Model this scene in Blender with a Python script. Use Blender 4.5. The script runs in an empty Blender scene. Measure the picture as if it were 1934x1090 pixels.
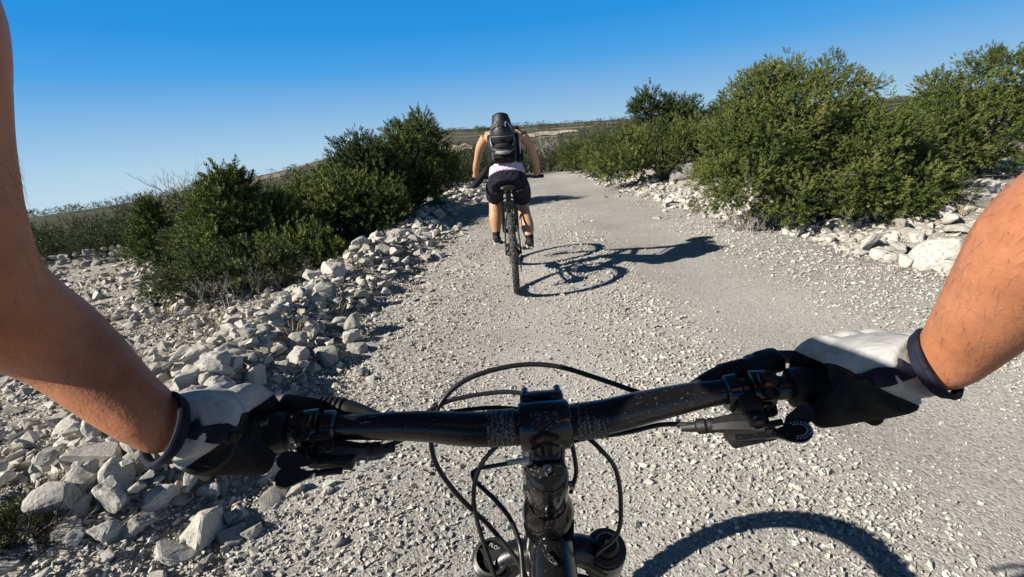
import bpy, bmesh, math, random
import numpy as np
from mathutils import Vector, Matrix, noise as mnoise
# ------------------------------------------------------------------ camera, sky, sun, exposure
sc = bpy.context.scene
col = sc.collection
R = math.radians
cam_d = bpy.data.cameras.new('camera'); cam = bpy.data.objects.new('camera', cam_d); col.objects.link(cam)
cam_d.sensor_width = 36; cam_d.lens = 36*900/1934; cam_d.clip_start = .01; cam_d.clip_end = 20000
PITCH, ROLL = R(17.5), R(4.8)
cam.location = (0, 0, 1.32)
cam.rotation_euler = (Matrix.Rotation(R(90)-PITCH, 3, 'X') @ Matrix.Rotation(-ROLL, 3, 'Z')).to_euler()
sc.camera = cam
SUN = Vector((-1.55, -.56, 1.0)).normalized()
world = bpy.data.worlds.new('World'); sc.world = world; world.use_nodes = True
nt = world.node_tree; N = nt.nodes; bg = N['Background']
sky = N.new('ShaderNodeTexSky'); sky.sky_type = 'NISHITA'; sky.sun_disc = False
sky.sun_elevation = math.asin(SUN.z); sky.sun_rotation = -math.atan2(SUN.x, SUN.y)
sky.altitude = 50; sky.air_density = 1.0; sky.dust_density = 1.0; sky.ozone_density = 4
tc = N.new('ShaderNodeTexCoord'); sx = N.new('ShaderNodeSeparateXYZ'); cx = N.new('ShaderNodeCombineXYZ')
mx = N.new('ShaderNodeMath'); mx.operation = 'MAXIMUM'; mx.inputs[1].default_value = 0
L = nt.links
# gradient by elevation (same all round): clear air low down, zenith darkened and greyed to cut blue fill; blended with the physical sky
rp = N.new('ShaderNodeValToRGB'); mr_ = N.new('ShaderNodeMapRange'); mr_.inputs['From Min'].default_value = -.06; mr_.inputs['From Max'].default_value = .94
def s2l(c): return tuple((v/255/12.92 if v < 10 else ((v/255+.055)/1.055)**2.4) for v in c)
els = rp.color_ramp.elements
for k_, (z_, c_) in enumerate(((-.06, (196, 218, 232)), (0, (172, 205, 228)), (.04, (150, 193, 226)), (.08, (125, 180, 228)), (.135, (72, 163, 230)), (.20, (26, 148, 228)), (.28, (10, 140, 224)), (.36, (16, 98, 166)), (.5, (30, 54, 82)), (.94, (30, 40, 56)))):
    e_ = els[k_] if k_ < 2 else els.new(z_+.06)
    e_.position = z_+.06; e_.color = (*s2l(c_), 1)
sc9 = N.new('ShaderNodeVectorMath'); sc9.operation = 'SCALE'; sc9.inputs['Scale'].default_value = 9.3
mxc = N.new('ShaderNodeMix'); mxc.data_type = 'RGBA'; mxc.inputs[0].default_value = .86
ma = N.new('ShaderNodeMath'); ma.operation = 'MULTIPLY_ADD'; ma.inputs[1].default_value = 1.6; ma.inputs[2].default_value = .08
vn = N.new('ShaderNodeVectorMath'); vn.operation = 'NORMALIZE'
L.new(tc.outputs['Generated'], sx.inputs[0]); L.new(sx.outputs['X'], cx.inputs['X']); L.new(sx.outputs['Y'], cx.inputs['Y'])
L.new(sx.outputs['Z'], mx.inputs[0]); L.new(mx.outputs[0], ma.inputs[0]); L.new(ma.outputs[0], cx.inputs['Z']); L.new(cx.outputs[0], vn.inputs[0]); L.new(vn.outputs[0], sky.inputs['Vector'])
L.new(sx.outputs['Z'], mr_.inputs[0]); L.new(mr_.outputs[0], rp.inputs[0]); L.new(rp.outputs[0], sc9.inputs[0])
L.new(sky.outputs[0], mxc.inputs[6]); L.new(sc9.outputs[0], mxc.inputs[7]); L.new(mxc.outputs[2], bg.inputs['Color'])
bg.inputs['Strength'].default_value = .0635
sl = bpy.data.lights.new('sun', 'SUN'); so = bpy.data.objects.new('sun', sl); col.objects.link(so)
sl.energy = 5; sl.angle = R(.53); sl.color = (1, .93, .83)
so.rotation_euler = (-SUN).to_track_quat('-Z', 'Y').to_euler()
sc.view_settings.view_transform = 'Standard'; sc.view_settings.look = 'None'; sc.view_settings.gamma = 1
sc.view_settings.exposure = 0.82
sc.render.engine = 'CYCLES'; sc.cycles.max_bounces = 6; sc.cycles.diffuse_bounces = 3; sc.cycles.transmission_bounces = 3
sc.cycles.transparent_max_bounces = 6; sc.cycles.use_denoising = True

# ------------------------------------------------------------------ helpers
def tag(o, label=None, cat=None, group=None, kind=None):
    if label: o['label'] = label
    if cat: o['category'] = cat
    if group: o['group'] = group
    if kind: o['kind'] = kind
    return o
def empty(name, loc=(0, 0, 0), rz=0):
    o = bpy.data.objects.new(name, None); col.objects.link(o); o.location = loc; o.rotation_euler = (0, 0, rz)
    o.empty_display_size = .1
    return o
def link(name, me, parent=None):
    o = bpy.data.objects.new(name, me); col.objects.link(o); o.parent = parent
    return o
def copy_tree(o, parent=None):
    c = o.copy(); col.objects.link(c); c.parent = parent
    for ch in list(o.children): copy_tree(ch, c)
    return c
def mesh_np(name, V, F, mat, smooth=False, tint=None):
    """V (n,3), F (m,3) arrays -> mesh, fast"""
    me = bpy.data.meshes.new(name); V = np.asarray(V, np.float32); F = np.asarray(F, np.int32); k = F.shape[1]
    me.vertices.add(len(V)); me.vertices.foreach_set('co', V.ravel())
    me.loops.add(F.size); me.loops.foreach_set('vertex_index', F.ravel())
    me.polygons.add(len(F)); me.polygons.foreach_set('loop_start', np.arange(0, F.size, k, dtype=np.int32))
    me.polygons.foreach_set('use_smooth', np.full(len(F), smooth, bool))
    if tint is not None:
        a = me.attributes.new('tint', 'FLOAT', 'POINT'); a.data.foreach_set('value', np.asarray(tint, np.float32))
    me.update(); me.validate()
    if mat: me.materials.append(mat)
    return me
def catmull(P, n):
    P = [np.asarray(p, float) for p in P]; out = []
    Q = [2*P[0]-P[1]]+P+[2*P[-1]-P[-2]]
    for i in range(1, len(Q)-2):
        for j in range(n):
            t = j/n; a, b, c, d = Q[i-1], Q[i], Q[i+1], Q[i+2]
            out.append(.5*(2*b+(c-a)*t+(2*a-5*b+4*c-d)*t*t+(3*b-a-3*c+d)*t**3))
    out.append(P[-1]); return np.array(out)
class Geo:
    def __init__(s): s.V = []; s.F = []
    def add(s, V, F):
        n = len(s.V); s.V += [tuple(map(float, v)) for v in V]; s.F += [tuple(i+n for i in f) for f in F]; return s
    def tube(s, P, r, seg=10, sm=0, up=None, cap=True):
        """tube through P; r scalar, list of scalars or list of (a,b) with b along 'up'"""
        P = [np.asarray(p, float) for p in P]; n = len(P)
        rr = np.array([(q, q) if np.isscalar(q) else q for q in (r if not np.isscalar(r) else [r]*n)], float)
        if sm > 0:
            P4 = catmull([np.concatenate([p, q]) for p, q in zip(P, rr)], sm); P = P4[:, :3]; rr = np.maximum(P4[:, 3:], 1e-4)
        P = np.array(P); n = len(P)
        T = np.gradient(P, axis=0); T /= np.linalg.norm(T, axis=1)[:, None]+1e-12
        u = np.array(up if up is not None else (0, 0, 1), float)
        if abs(np.dot(u/np.linalg.norm(u), T[0])) > .95: u = np.array((0, 1, 0.)) if abs(T[0][1]) < .9 else np.array((1, 0, 0.))
        V = []; ang = np.arange(seg)*2*math.pi/seg; pu = None
        for i in range(n):
            b = (u if (pu is None or up is not None) else pu); b = b-T[i]*np.dot(b, T[i]); b /= np.linalg.norm(b)+1e-12; pu = b
            a = np.cross(T[i], b)
            for t in ang: V.append(P[i]+a*math.cos(t)*rr[i][0]+b*math.sin(t)*rr[i][1])
        F = [(i*seg+j, i*seg+(j+1) % seg, (i+1)*seg+(j+1) % seg, (i+1)*seg+j) for i in range(n-1) for j in range(seg)]
        if cap: F += [tuple(range(seg))[::-1], tuple((n-1)*seg+j for j in range(seg))]
        return s.add(V, F)
    def blob(s, c, r, seg=14, rot=None):
        """ellipsoid"""
        c = np.array(c, float); r = np.array((r, r, r) if np.isscalar(r) else r, float); V = []; k = seg//2
        M = np.array(rot) if rot is not None else np.eye(3)
        for i in range(1, k):
            p = math.pi*i/k
            for j in range(seg):
                t = 2*math.pi*j/seg; V.append(c+M@(r*np.array((math.sin(p)*math.cos(t), math.sin(p)*math.sin(t), math.cos(p)))))
        V += [c+M@(r*np.array((0, 0, 1.))), c+M@(r*np.array((0, 0, -1.)))]; a, b = len(V)-2, len(V)-1
        F = [(i*seg+j, (i+1)*seg+j, (i+1)*seg+(j+1) % seg, i*seg+(j+1) % seg) for i in range(k-2) for j in range(seg)]
        F += [(a, j, (j+1) % seg) for j in range(seg)]+[(b, (k-2)*seg+(j+1) % seg, (k-2)*seg+j) for j in range(seg)]
        return s.add(V, F)
    def box(s, c, sz, rot=None, bev=0):
        bm = bmesh.new(); bmesh.ops.create_cube(bm, size=1)
        for v in bm.verts: v.co = Vector((v.co.x*sz[0], v.co.y*sz[1], v.co.z*sz[2]))
        if bev: bmesh.ops.bevel(bm, geom=bm.edges[:], offset=bev, segments=2, affect='EDGES', profile=.5)
        M = rot if rot is not None else Matrix.Identity(3); c = Vector(c); bm.verts.index_update()
        s.add([(M@v.co)+c for v in bm.verts], [[v.index for v in f.verts] for f in bm.faces]); bm.free(); return s
    def lathe(s, prof, o=(0, 0, 0), axis=(0, 0, 1), seg=24, closed=False):
        """prof list of (radius, height along axis)"""
        ax = Vector(axis).normalized(); q = ax.to_track_quat('Z', 'Y').to_matrix(); o = Vector(o); V = []; n = len(prof)
        for r, h in prof:
            for j in range(seg):
                t = 2*math.pi*j/seg; V.append(o+q@Vector((r*math.cos(t), r*math.sin(t), h)))
        F = [(i*seg+j, i*seg+(j+1) % seg, (i+1)*seg+(j+1) % seg, (i+1)*seg+j) for i in range(n-1) for j in range(seg)]
        if closed: F += [((n-1)*seg+j, (n-1)*seg+(j+1) % seg, (j+1) % seg, j) for j in range(seg)]
        else: F += [tuple(range(seg))[::-1], tuple((n-1)*seg+j for j in range(seg))]
        return s.add(V, F)
    def plate(s, poly, th, o, xa, ya, bulge=0):
        """extruded outline: poly in (x,y) of axes xa, ya"""
        o, xa, ya = Vector(o), Vector(xa).normalized(), Vector(ya).normalized(); za = xa.cross(ya).normalized(); n = len(poly)
        V = [o+xa*x+ya*y+za*(th/2) for x, y in poly]+[o+xa*x+ya*y-za*(th/2) for x, y in poly]
        return s.add(V, [tuple(range(n)), tuple(range(2*n-1, n-1, -1))]+[(i, n+i, n+(i+1) % n, (i+1) % n) for i in range(n)])
    def mesh(s, name, mat, off=(0, 0, 0), smooth=True, angle=40):
        me = bpy.data.meshes.new(name); o = Vector(off)
        me.from_pydata([Vector(v)-o for v in s.V], [], s.F); me.validate()
        bm = bmesh.new(); bm.from_mesh(me); bmesh.ops.recalc_face_normals(bm, faces=bm.faces[:]); bm.to_mesh(me); bm.free()
        me.polygons.foreach_set('use_smooth', [smooth]*len(me.polygons))
        if smooth: me.set_sharp_from_angle(angle=R(angle))
        me.materials.append(mat); me.update(); return me
    def build(s, name, mat, parent=None, off=None, smooth=True, angle=40):
        if off is None:
            off = (0, 0, 0); p = parent
            while p is not None: off = Vector(off)+p.location; p = p.parent
            if parent is not None and parent.get('_local'): off = (0, 0, 0)
        return link(name, s.mesh(name, mat, off, smooth, angle), parent)
def remesh(me, voxel, smooth_it=6, factor=.5):
    """union of overlapping closed shells into one continuous skin"""
    o = bpy.data.objects.new('tmp', me); col.objects.link(o)
    m = o.modifiers.new('r', 'REMESH'); m.mode = 'VOXEL'; m.voxel_size = voxel; m.use_smooth_shade = True
    if smooth_it: s = o.modifiers.new('s', 'SMOOTH'); s.iterations = smooth_it; s.factor = factor
    dg = bpy.context.evaluated_depsgraph_get(); dg.update()
    out = bpy.data.meshes.new_from_object(o.evaluated_get(dg)); bpy.data.objects.remove(o); return out

# ------------------------------------------------------------------ materials
def newmat(name):
    m = bpy.data.materials.new(name); m.use_nodes = True; t = m.node_tree; b = t.nodes['Principled BSDF']; return m, t, b
def nn(t, typ, **kw):
    n = t.nodes.new(typ)
    for k, v in kw.items(): setattr(n, k, v)
    return n
def ramp(t, stops):
    r = t.nodes.new('ShaderNodeValToRGB'); e = r.color_ramp.elements
    while len(e) > 1: e.remove(e[0])
    e[0].position = stops[0][0]; e[0].color = (*stops[0][1], 1)
    for p, c in stops[1:]: q = e.new(p); q.color = (*c, 1)
    return r
def coords(t, scale=None):
    c = nn(t, 'ShaderNodeTexCoord'); return c.outputs['Object']
def g3(v): return (v, v, v)
def mix(t, a, b, fac, mode='MIX'):
    m = nn(t, 'ShaderNodeMix', data_type='RGBA', blend_type=mode)
    for s, v in ((m.inputs[6], a), (m.inputs[7], b)):
        if isinstance(v, tuple): s.default_value = (*v, 1)
        else: t.links.new(v, s)
    if isinstance(fac, (int, float)): m.inputs[0].default_value = fac
    else: t.links.new(fac, m.inputs[0])
    return m.outputs[2]
def bump(t, b, height, strength, dist=.01):
    n = nn(t, 'ShaderNodeBump'); n.inputs['Strength'].default_value = strength; n.inputs['Distance'].default_value = dist
    t.links.new(height, n.inputs['Height']); t.links.new(n.outputs[0], b.inputs['Normal']); return n
def simple(name, c1, c2, rough=.5, scale=60, metal=0, bs=.15, bd=.002, spec=.5, detail=4, lo=.35, hi=.65):
    m, t, b = newmat(name); o = coords(t)
    n = nn(t, 'ShaderNodeTexNoise'); n.inputs['Scale'].default_value = scale; n.inputs['Detail'].default_value = detail
    t.links.new(o, n.inputs['Vector']); r = ramp(t, [(lo, c1), (hi, c2)]); t.links.new(n.outputs[0], r.inputs[0])
    t.links.new(r.outputs[0], b.inputs['Base Color']); b.inputs['Roughness'].default_value = rough; b.inputs['Metallic'].default_value = metal
    b.inputs['Specular IOR Level'].default_value = spec
    if bs: bump(t, b, n.outputs[0], bs, bd)
    return m
def stone_mat(name, dark, light, warm, scale=9, bstr=.6, bd=.012):
    m, t, b = newmat(name); o = coords(t)
    n1 = nn(t, 'ShaderNodeTexNoise'); n1.inputs['Scale'].default_value = scale; n1.inputs['Detail'].default_value = 8; n1.inputs['Roughness'].default_value = .65
    n2 = nn(t, 'ShaderNodeTexNoise'); n2.inputs['Scale'].default_value = scale*6; n2.inputs['Detail'].default_value = 6
    t.links.new(o, n1.inputs['Vector']); t.links.new(o, n2.inputs['Vector'])
    r = ramp(t, [(.32, dark), (.46, light), (.75, warm)]); t.links.new(n1.outputs[0], r.inputs[0])
    r2 = ramp(t, [(.3, g3(.72)), (.55, g3(1)), (.8, g3(1.06))]); t.links.new(n2.outputs[0], r2.inputs[0])
    c = mix(t, r.outputs[0], r2.outputs[0], 1.0, 'MULTIPLY')
    at = nn(t, 'ShaderNodeAttribute', attribute_name='tint'); oi = nn(t, 'ShaderNodeObjectInfo')
    ad = nn(t, 'ShaderNodeMath', operation='ADD'); t.links.new(at.outputs['Fac'], ad.inputs[0]); t.links.new(oi.outputs['Random'], ad.inputs[1])
    fr = nn(t, 'ShaderNodeMath', operation='FRACT'); t.links.new(ad.outputs[0], fr.inputs[0])
    r3 = ramp(t, [(0, (.62, .61, .58)), (.35, (.86, .86, .85)), (.7, g3(1)), (1, (1.1, 1.08, 1.03))]); t.links.new(fr.outputs[0], r3.inputs[0])
    c = mix(t, c, r3.outputs[0], 1.0, 'MULTIPLY'); t.links.new(c, b.inputs['Base Color'])
    b.inputs['Roughness'].default_value = .9; b.inputs['Specular IOR Level'].default_value = .15
    s = nn(t, 'ShaderNodeMath', operation='ADD'); t.links.new(n1.outputs[0], s.inputs[0])
    k = nn(t, 'ShaderNodeMath', operation='MULTIPLY'); k.inputs[1].default_value = .35; t.links.new(n2.outputs[0], k.inputs[0]); t.links.new(k.outputs[0], s.inputs[1])
    bump(t, b, s.outputs[0], bstr, bd); return m
M = {}
M['rock'] = stone_mat('limestone', (.23, .222, .20), (.47, .452, .41), (.55, .528, .48))
M['gravel'] = stone_mat('limestone_gravel', (.30, .292, .268), (.50, .483, .442), (.60, .58, .535), scale=30, bstr=.3, bd=.003)
M['darkrock'] = stone_mat('weathered_limestone', (.16, .16, .155), (.30, .295, .285), (.42, .41, .39), scale=7)
def ground_mat(name, c0, c1, c2, cell=55, big=.35, bstr=.9, heath=False):
    m, t, b = newmat(name); o = coords(t)
    v = nn(t, 'ShaderNodeTexVoronoi'); v.inputs['Scale'].default_value = cell; t.links.new(o, v.inputs['Vector'])
    v2 = nn(t, 'ShaderNodeTexVoronoi'); v2.inputs['Scale'].default_value = cell*2.7; t.links.new(o, v2.inputs['Vector'])
    n = nn(t, 'ShaderNodeTexNoise'); n.inputs['Scale'].default_value = big; n.inputs['Detail'].default_value = 9; n.inputs['Roughness'].default_value = .6; t.links.new(o, n.inputs['Vector'])
    r = ramp(t, [(.3, c0), (.5, c1), (.7, c2)]); t.links.new(n.outputs[0], r.inputs[0])
    sp = nn(t, 'ShaderNodeSeparateColor'); t.links.new(v.outputs['Color'], sp.inputs[0])
    r2 = ramp(t, [(0, g3(.58)), (.45, g3(.96)), (1, g3(1.15))]); t.links.new(sp.outputs[0], r2.inputs[0])
    c = mix(t, r.outputs[0], r2.outputs[0], .8, 'MULTIPLY')
    if heath:
        ln = nn(t, 'ShaderNodeVectorMath', operation='LENGTH'); t.links.new(o, ln.inputs[0]); mp = nn(t, 'ShaderNodeMapRange'); mp.inputs['From Min'].default_value = 13; mp.inputs['From Max'].default_value = 30; t.links.new(ln.outputs['Value'], mp.inputs[0])
        hn = nn(t, 'ShaderNodeTexNoise'); hn.inputs['Scale'].default_value = .022; hn.inputs['Detail'].default_value = 6; t.links.new(o, hn.inputs['Vector'])
        hr = ramp(t, [(.36, (.050, .052, .033)), (.55, (.098, .092, .066)), (.63, (.26, .24, .18)), (.72, (.38, .35, .28))]); t.links.new(hn.outputs[0], hr.inputs[0]); c = mix(t, c, hr.outputs[0], mp.outputs[0])
    t.links.new(c, b.inputs['Base Color'])
    b.inputs['Roughness'].default_value = .95; b.inputs['Specular IOR Level'].default_value = .1
    s = nn(t, 'ShaderNodeMath', operation='ADD'); t.links.new(v.outputs['Distance'], s.inputs[0])
    k = nn(t, 'ShaderNodeMath', operation='MULTIPLY'); k.inputs[1].default_value = .5; t.links.new(v2.outputs['Distance'], k.inputs[0]); t.links.new(k.outputs[0], s.inputs[1])
    iv = nn(t, 'ShaderNodeMath', operation='MULTIPLY'); iv.inputs[1].default_value = -1; t.links.new(s.outputs[0], iv.inputs[0])
    bump(t, b, iv.outputs[0], bstr, .02); return m
M['road'] = ground_mat('road_gravel', (.27, .262, .242), (.37, .357, .328), (.46, .444, .408), cell=95, bstr=.36)
M['ground'] = ground_mat('stony_ground', (.25, .23, .19), (.39, .365, .32), (.47, .445, .39), cell=34, bstr=.8, heath=True)
def leaf_mat(name, stops, tr=.25):
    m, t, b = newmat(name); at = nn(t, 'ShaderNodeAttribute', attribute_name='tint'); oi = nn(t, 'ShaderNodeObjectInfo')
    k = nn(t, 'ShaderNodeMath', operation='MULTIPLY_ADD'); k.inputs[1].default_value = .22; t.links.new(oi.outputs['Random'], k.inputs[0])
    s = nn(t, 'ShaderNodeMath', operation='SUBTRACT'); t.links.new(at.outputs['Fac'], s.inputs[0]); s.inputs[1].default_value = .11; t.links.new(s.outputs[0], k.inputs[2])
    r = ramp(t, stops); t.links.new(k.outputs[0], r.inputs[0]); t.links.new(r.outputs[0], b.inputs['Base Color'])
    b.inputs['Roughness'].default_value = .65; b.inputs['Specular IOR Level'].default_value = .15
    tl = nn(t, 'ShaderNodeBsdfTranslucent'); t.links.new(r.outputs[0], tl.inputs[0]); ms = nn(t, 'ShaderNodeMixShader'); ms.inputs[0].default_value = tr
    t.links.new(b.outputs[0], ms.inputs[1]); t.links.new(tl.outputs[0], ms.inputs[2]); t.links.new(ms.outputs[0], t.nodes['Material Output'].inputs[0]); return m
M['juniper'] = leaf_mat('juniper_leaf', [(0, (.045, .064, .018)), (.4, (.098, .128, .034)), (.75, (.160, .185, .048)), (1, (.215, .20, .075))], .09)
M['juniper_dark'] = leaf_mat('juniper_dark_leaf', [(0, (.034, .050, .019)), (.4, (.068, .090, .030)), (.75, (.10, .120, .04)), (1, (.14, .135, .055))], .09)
M['scrub'] = leaf_mat('scrub_leaf', [(0, (.03, .042, .02)), (.5, (.055, .07, .03)), (1, (.09, .095, .045))])
M['bark'] = simple('bark', (.07, .055, .045), (.17, .145, .12), .9, 40, bs=.6, bd=.01, spec=.1)
M['darktwig'] = simple('dark_twig', (.012, .010, .008), (.035, .03, .024), .95, 40, bs=.3, spec=.05)
M['twig'] = simple('dry_twig', (.20, .18, .16), (.36, .33, .30), .9, 60, bs=.3, spec=.1)
M['drygrass'] = simple('dry_grass', (.24, .20, .11), (.42, .36, .22), .9, 30, bs=0, spec=.1)
M['hill'] = simple('far_hill', (.10, .11, .07), (.30, .28, .22), .95, .02, bs=0, spec=0)
M['field'] = simple('pale_field', (.30, .275, .21), (.44, .41, .32), .95, .3, bs=0, spec=0)
M['mountain'] = simple('hazed_mountain_rock', (.20, .22, .28), (.25, .27, .33), .95, .002, bs=0, spec=0)  # slate blue carries the distance haze in the colour
def worn_black(name, base, rough, wear, wscale=38, wlo=.66, wcol=(.33, .32, .30), metal=0, bs=.08, speck=.06):
    m, t, b = newmat(name); o = coords(t)
    n = nn(t, 'ShaderNodeTexNoise'); n.inputs['Scale'].default_value = wscale; n.inputs['Detail'].default_value = 10; n.inputs['Roughness'].default_value = .75; mpg = nn(t, 'ShaderNodeMapping'); mpg.inputs['Scale'].default_value = (.35, 1, 1); t.links.new(o, mpg.inputs['Vector']); t.links.new(mpg.outputs[0], n.inputs['Vector'])
    n2 = nn(t, 'ShaderNodeTexNoise'); n2.inputs['Scale'].default_value = 420; n2.inputs['Detail'].default_value = 3; t.links.new(o, n2.inputs['Vector'])
    r = ramp(t, [(wlo, g3(0)), (wlo+.02, g3(wear))]); t.links.new(n.outputs[0], r.inputs[0])
    rd = ramp(t, [(.655, g3(0)), (.70, g3(speck))]); t.links.new(n2.outputs[0], rd.inputs[0])
    ad = nn(t, 'ShaderNodeMath', operation='ADD'); ad.use_clamp = True; t.links.new(r.outputs[0], ad.inputs[0]); t.links.new(rd.outputs[0], ad.inputs[1])
    t.links.new(mix(t, base, wcol, ad.outputs[0]), b.inputs['Base Color']); b.inputs['Metallic'].default_value = metal
    rr = ramp(t, [(.3, g3(rough*.8)), (.7, g3(min(1, rough*1.5)))]); t.links.new(n.outputs[0], rr.inputs[0]); t.links.new(rr.outputs[0], b.inputs['Roughness'])
    bump(t, b, n2.outputs[0], bs, .001); return m
M['bar'] = worn_black('satin_black_alloy', (.008, .008, .008), .24, .8, wscale=60, wlo=.64, speck=.2)
M['bar_gloss'] = worn_black('gloss_black', (.007, .007, .0075), .14, .7, wscale=46, wlo=.635, speck=.16)
M['black'] = worn_black('black_plastic', (.007, .007, .007), .5, .3, wlo=.72)
M['cable'] = worn_black('cable_housing', (.012, .012, .012), .35, .5, wscale=24, wlo=.74)
M['rubber'] = simple('grip_rubber', (.012, .012, .012), (.022, .022, .022), .75, 500, bs=.4, bd=.001, spec=.3)
M['greymetal'] = worn_black('grey_anodised', (.10, .10, .098), .32, .4, metal=.7, wlo=.6)
M['steel'] = simple('steel', (.38, .38, .38), (.55, .55, .54), .28, 80, metal=1, bs=.05)
M['tape'] = simple('bare_scuffed_metal', (.012, .012, .012), (.30, .29, .275), .35, 420, bs=.5, bd=.001, lo=.54, hi=.78)
def knurl():
    m, t, b = newmat('knurled_metal'); o = coords(t); w = nn(t, 'ShaderNodeTexWave', wave_type='BANDS', bands_direction='X'); w.inputs['Scale'].default_value = 70; w.inputs['Distortion'].default_value = 9; w.inputs['Detail'].default_value = 3; w.inputs['Detail Scale'].default_value = 3; t.links.new(o, w.inputs['Vector'])
    r = ramp(t, [(.55, g3(.010)), (.9, (.07, .068, .064)), (1, (.20, .195, .18))]); t.links.new(w.outputs[0], r.inputs[0]); t.links.new(r.outputs[0], b.inputs['Base Color']); b.inputs['Roughness'].default_value = .32; bump(t, b, w.outputs[0], .5, .001); return m
M['knurl'] = knurl()
M['tyre'] = simple('tyre_rubber', (.028, .027, .026), (.085, .08, .072), .85, 26, bs=.2, spec=.2)
M['print'] = simple('grey_print', (.42, .42, .41), (.5, .5, .49), .6, 50, bs=0)
# ------------------------------------------------------------------ terrain
def sstep(a, b, x): t = np.clip((x-a)/(b-a), 0, 1); return t*t*(3-2*t)
def wav(x, y, s, ph=0.):
    return (np.sin(x*s+1.3*np.sin(y*s*.7+ph)+ph)*np.cos(y*s*1.13+1.1*np.sin(x*s*.6+2*ph)))
def xleft(y): return np.interp(y, [-30, 0, 1.3, 2.8, 4, 6.2, 10.2, 14, 17.6, 22, 28, 40], [-.8, -.9, -1.0, -1.12, -1.06, -.92, -.72, -.1, 1.0, 2.6, 5.5, 14])
def xright(y): return np.interp(y, [-30, 0, 4.5, 5.4, 6.5, 10, 13.7, 17.6, 22, 28, 40], [3.0, 3.3, 3.36, 3.3, 3.1, 2.8, 2.6, 3.1, 4.8, 8, 17])
AZ = [-180, -75, -50, -43, -38, -30, -22, -14, -6, 10, 24, 37, 60, 120, 180]
EL = [-3.5, -4.9, -4.7, -4.35, -4.1, -2.6, -1.1, .4, 1.35, 1.0, .7, .55, .4, -1, -3.5]
def hgt(x, y):
    x = np.asarray(x, float); y = np.asarray(y, float); r = np.hypot(x, y)+1e-6
    dl = xleft(y)-x; dr = x-xright(y); off = np.maximum(np.maximum(dl, dr), 0)
    z = .008*wav(x, y, 2.1)+.004*wav(x, y, 5.7, 1)-.02*np.exp(-((x-1.75)/.45)**2)-.014*np.exp(-((x-.1)/.4)**2)
    amp = .15*sstep(-2, 2.2, y)*(1-sstep(11, 15, y))
    z = z+amp*np.exp(-((dl-.62)/.36)**2)*(1+.35*wav(x, y, 1.7, .5))
    z = z-.035*np.maximum(dl-1.4, 0)*(r < 1e9)*np.where(r < 60, 1, 1)*np.exp(-r/60)
    z = z+.20*sstep(.0, 1.6, dr)+.05*wav(x, y, 1.1, 2)*sstep(.3, 1.5, off)+.03*wav(x, y, 3.3, 3)*sstep(.1, .8, off)
    az = np.degrees(np.arctan2(x, y)); e = np.interp(az, AZ, EL)
    zf = 1.32+r*np.tan(np.radians(e)); s = sstep(18, 320, r)
    # rolling mid ground; a shallow dip beyond the crest of the road
    mid = z-.9*sstep(14, 34, r)*(1-sstep(60, 150, r))+sstep(25, 60, r)*(.5*wav(x, y, .045, 1)+.25*wav(x, y, .11, 2))
    lft = sstep(-12, -40, az); mid = mid-lft*(r > 6)*np.maximum(r-6, 0)*.045*(1-s)
    out = mid*(1-s)+(zf-r*.006*(1-sstep(320, 700, r))+r*.0012*wav(az/9, r/90, 1.0))*s
    return out
def hz(x, y): return float(hgt(x, y))
az = np.radians(np.concatenate([np.linspace(-75, 75, 320), np.linspace(76.5, 283.5, 90)])); rad = np.concatenate([[.0], .12*np.power(1.042, np.arange(0, 234))])
A, RR = np.meshgrid(az, rad); X = RR*np.sin(A); Y = RR*np.cos(A); Z = hgt(X, Y); na = len(az)
V = np.stack([X, Y, Z], -1).reshape(-1, 3); i = np.arange(len(rad)-1)[:, None]*na; j = np.arange(na)[None]; j2 = (j+1) % na
F = np.stack([i+j, i+j2, i+na+j2, i+na+j], -1).reshape(-1, 4)
tag(link('ground', mesh_np('ground', V, F, M['ground'], True)), kind='structure')
ys = np.concatenate([np.arange(-6, 20, .09), np.arange(20, 40, .4)]); us = np.linspace(0, 1, 60)
rv = []
for y in ys:
    a, b = float(xleft(y))+.10*math.sin(y*3.1)+.06*math.sin(y*7.7), float(xright(y))+.13*math.sin(y*2.3+1)+.05*math.sin(y*8.3)
    for u in us:
        x = a+(b-a)*u; e = min(u, 1-u); rv.append((x, y, hz(x, y)+(.010 if e > .012 else -.03)))
k = len(us); F = [(a*k+b, a*k+b+1, (a+1)*k+b+1, (a+1)*k+b) for a in range(len(ys)-1) for b in range(k-1)]
tag(link('gravel_road', mesh_np('gravel_road', np.array(rv), np.array(F), M['road'], True)), kind='structure')
# pale fields on the far plain behind the cyclist
def field(a0, a1, r0, r1, nm):
    V = []; F = []; na_ = 24
    for i in range(na_+1):
        a = R(a0+(a1-a0)*i/na_); w = math.sin(math.pi*(i+.35)/(na_+.7))**.4; m = (r0+r1)/2+6*math.sin(i*.7)
        for q in (-1, -.33, .33, 1): rr = m+q*(r1-r0)/2*w; x, y = rr*math.sin(a), rr*math.cos(a); V.append((x, y, hz(x, y)+.25))
    for i in range(na_):
        for q in range(3): F.append((i*4+q, i*4+q+1, (i+1)*4+q+1, (i+1)*4+q))
    tag(link('field', mesh_np('field', np.array(V), np.array(F), M['field'], True)), kind='structure')
field(1.5, 9.0, 135, 196, 1); field(-8, -3.2, 84, 122, 2); field(10.5, 14, 300, 380, 3)
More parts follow.
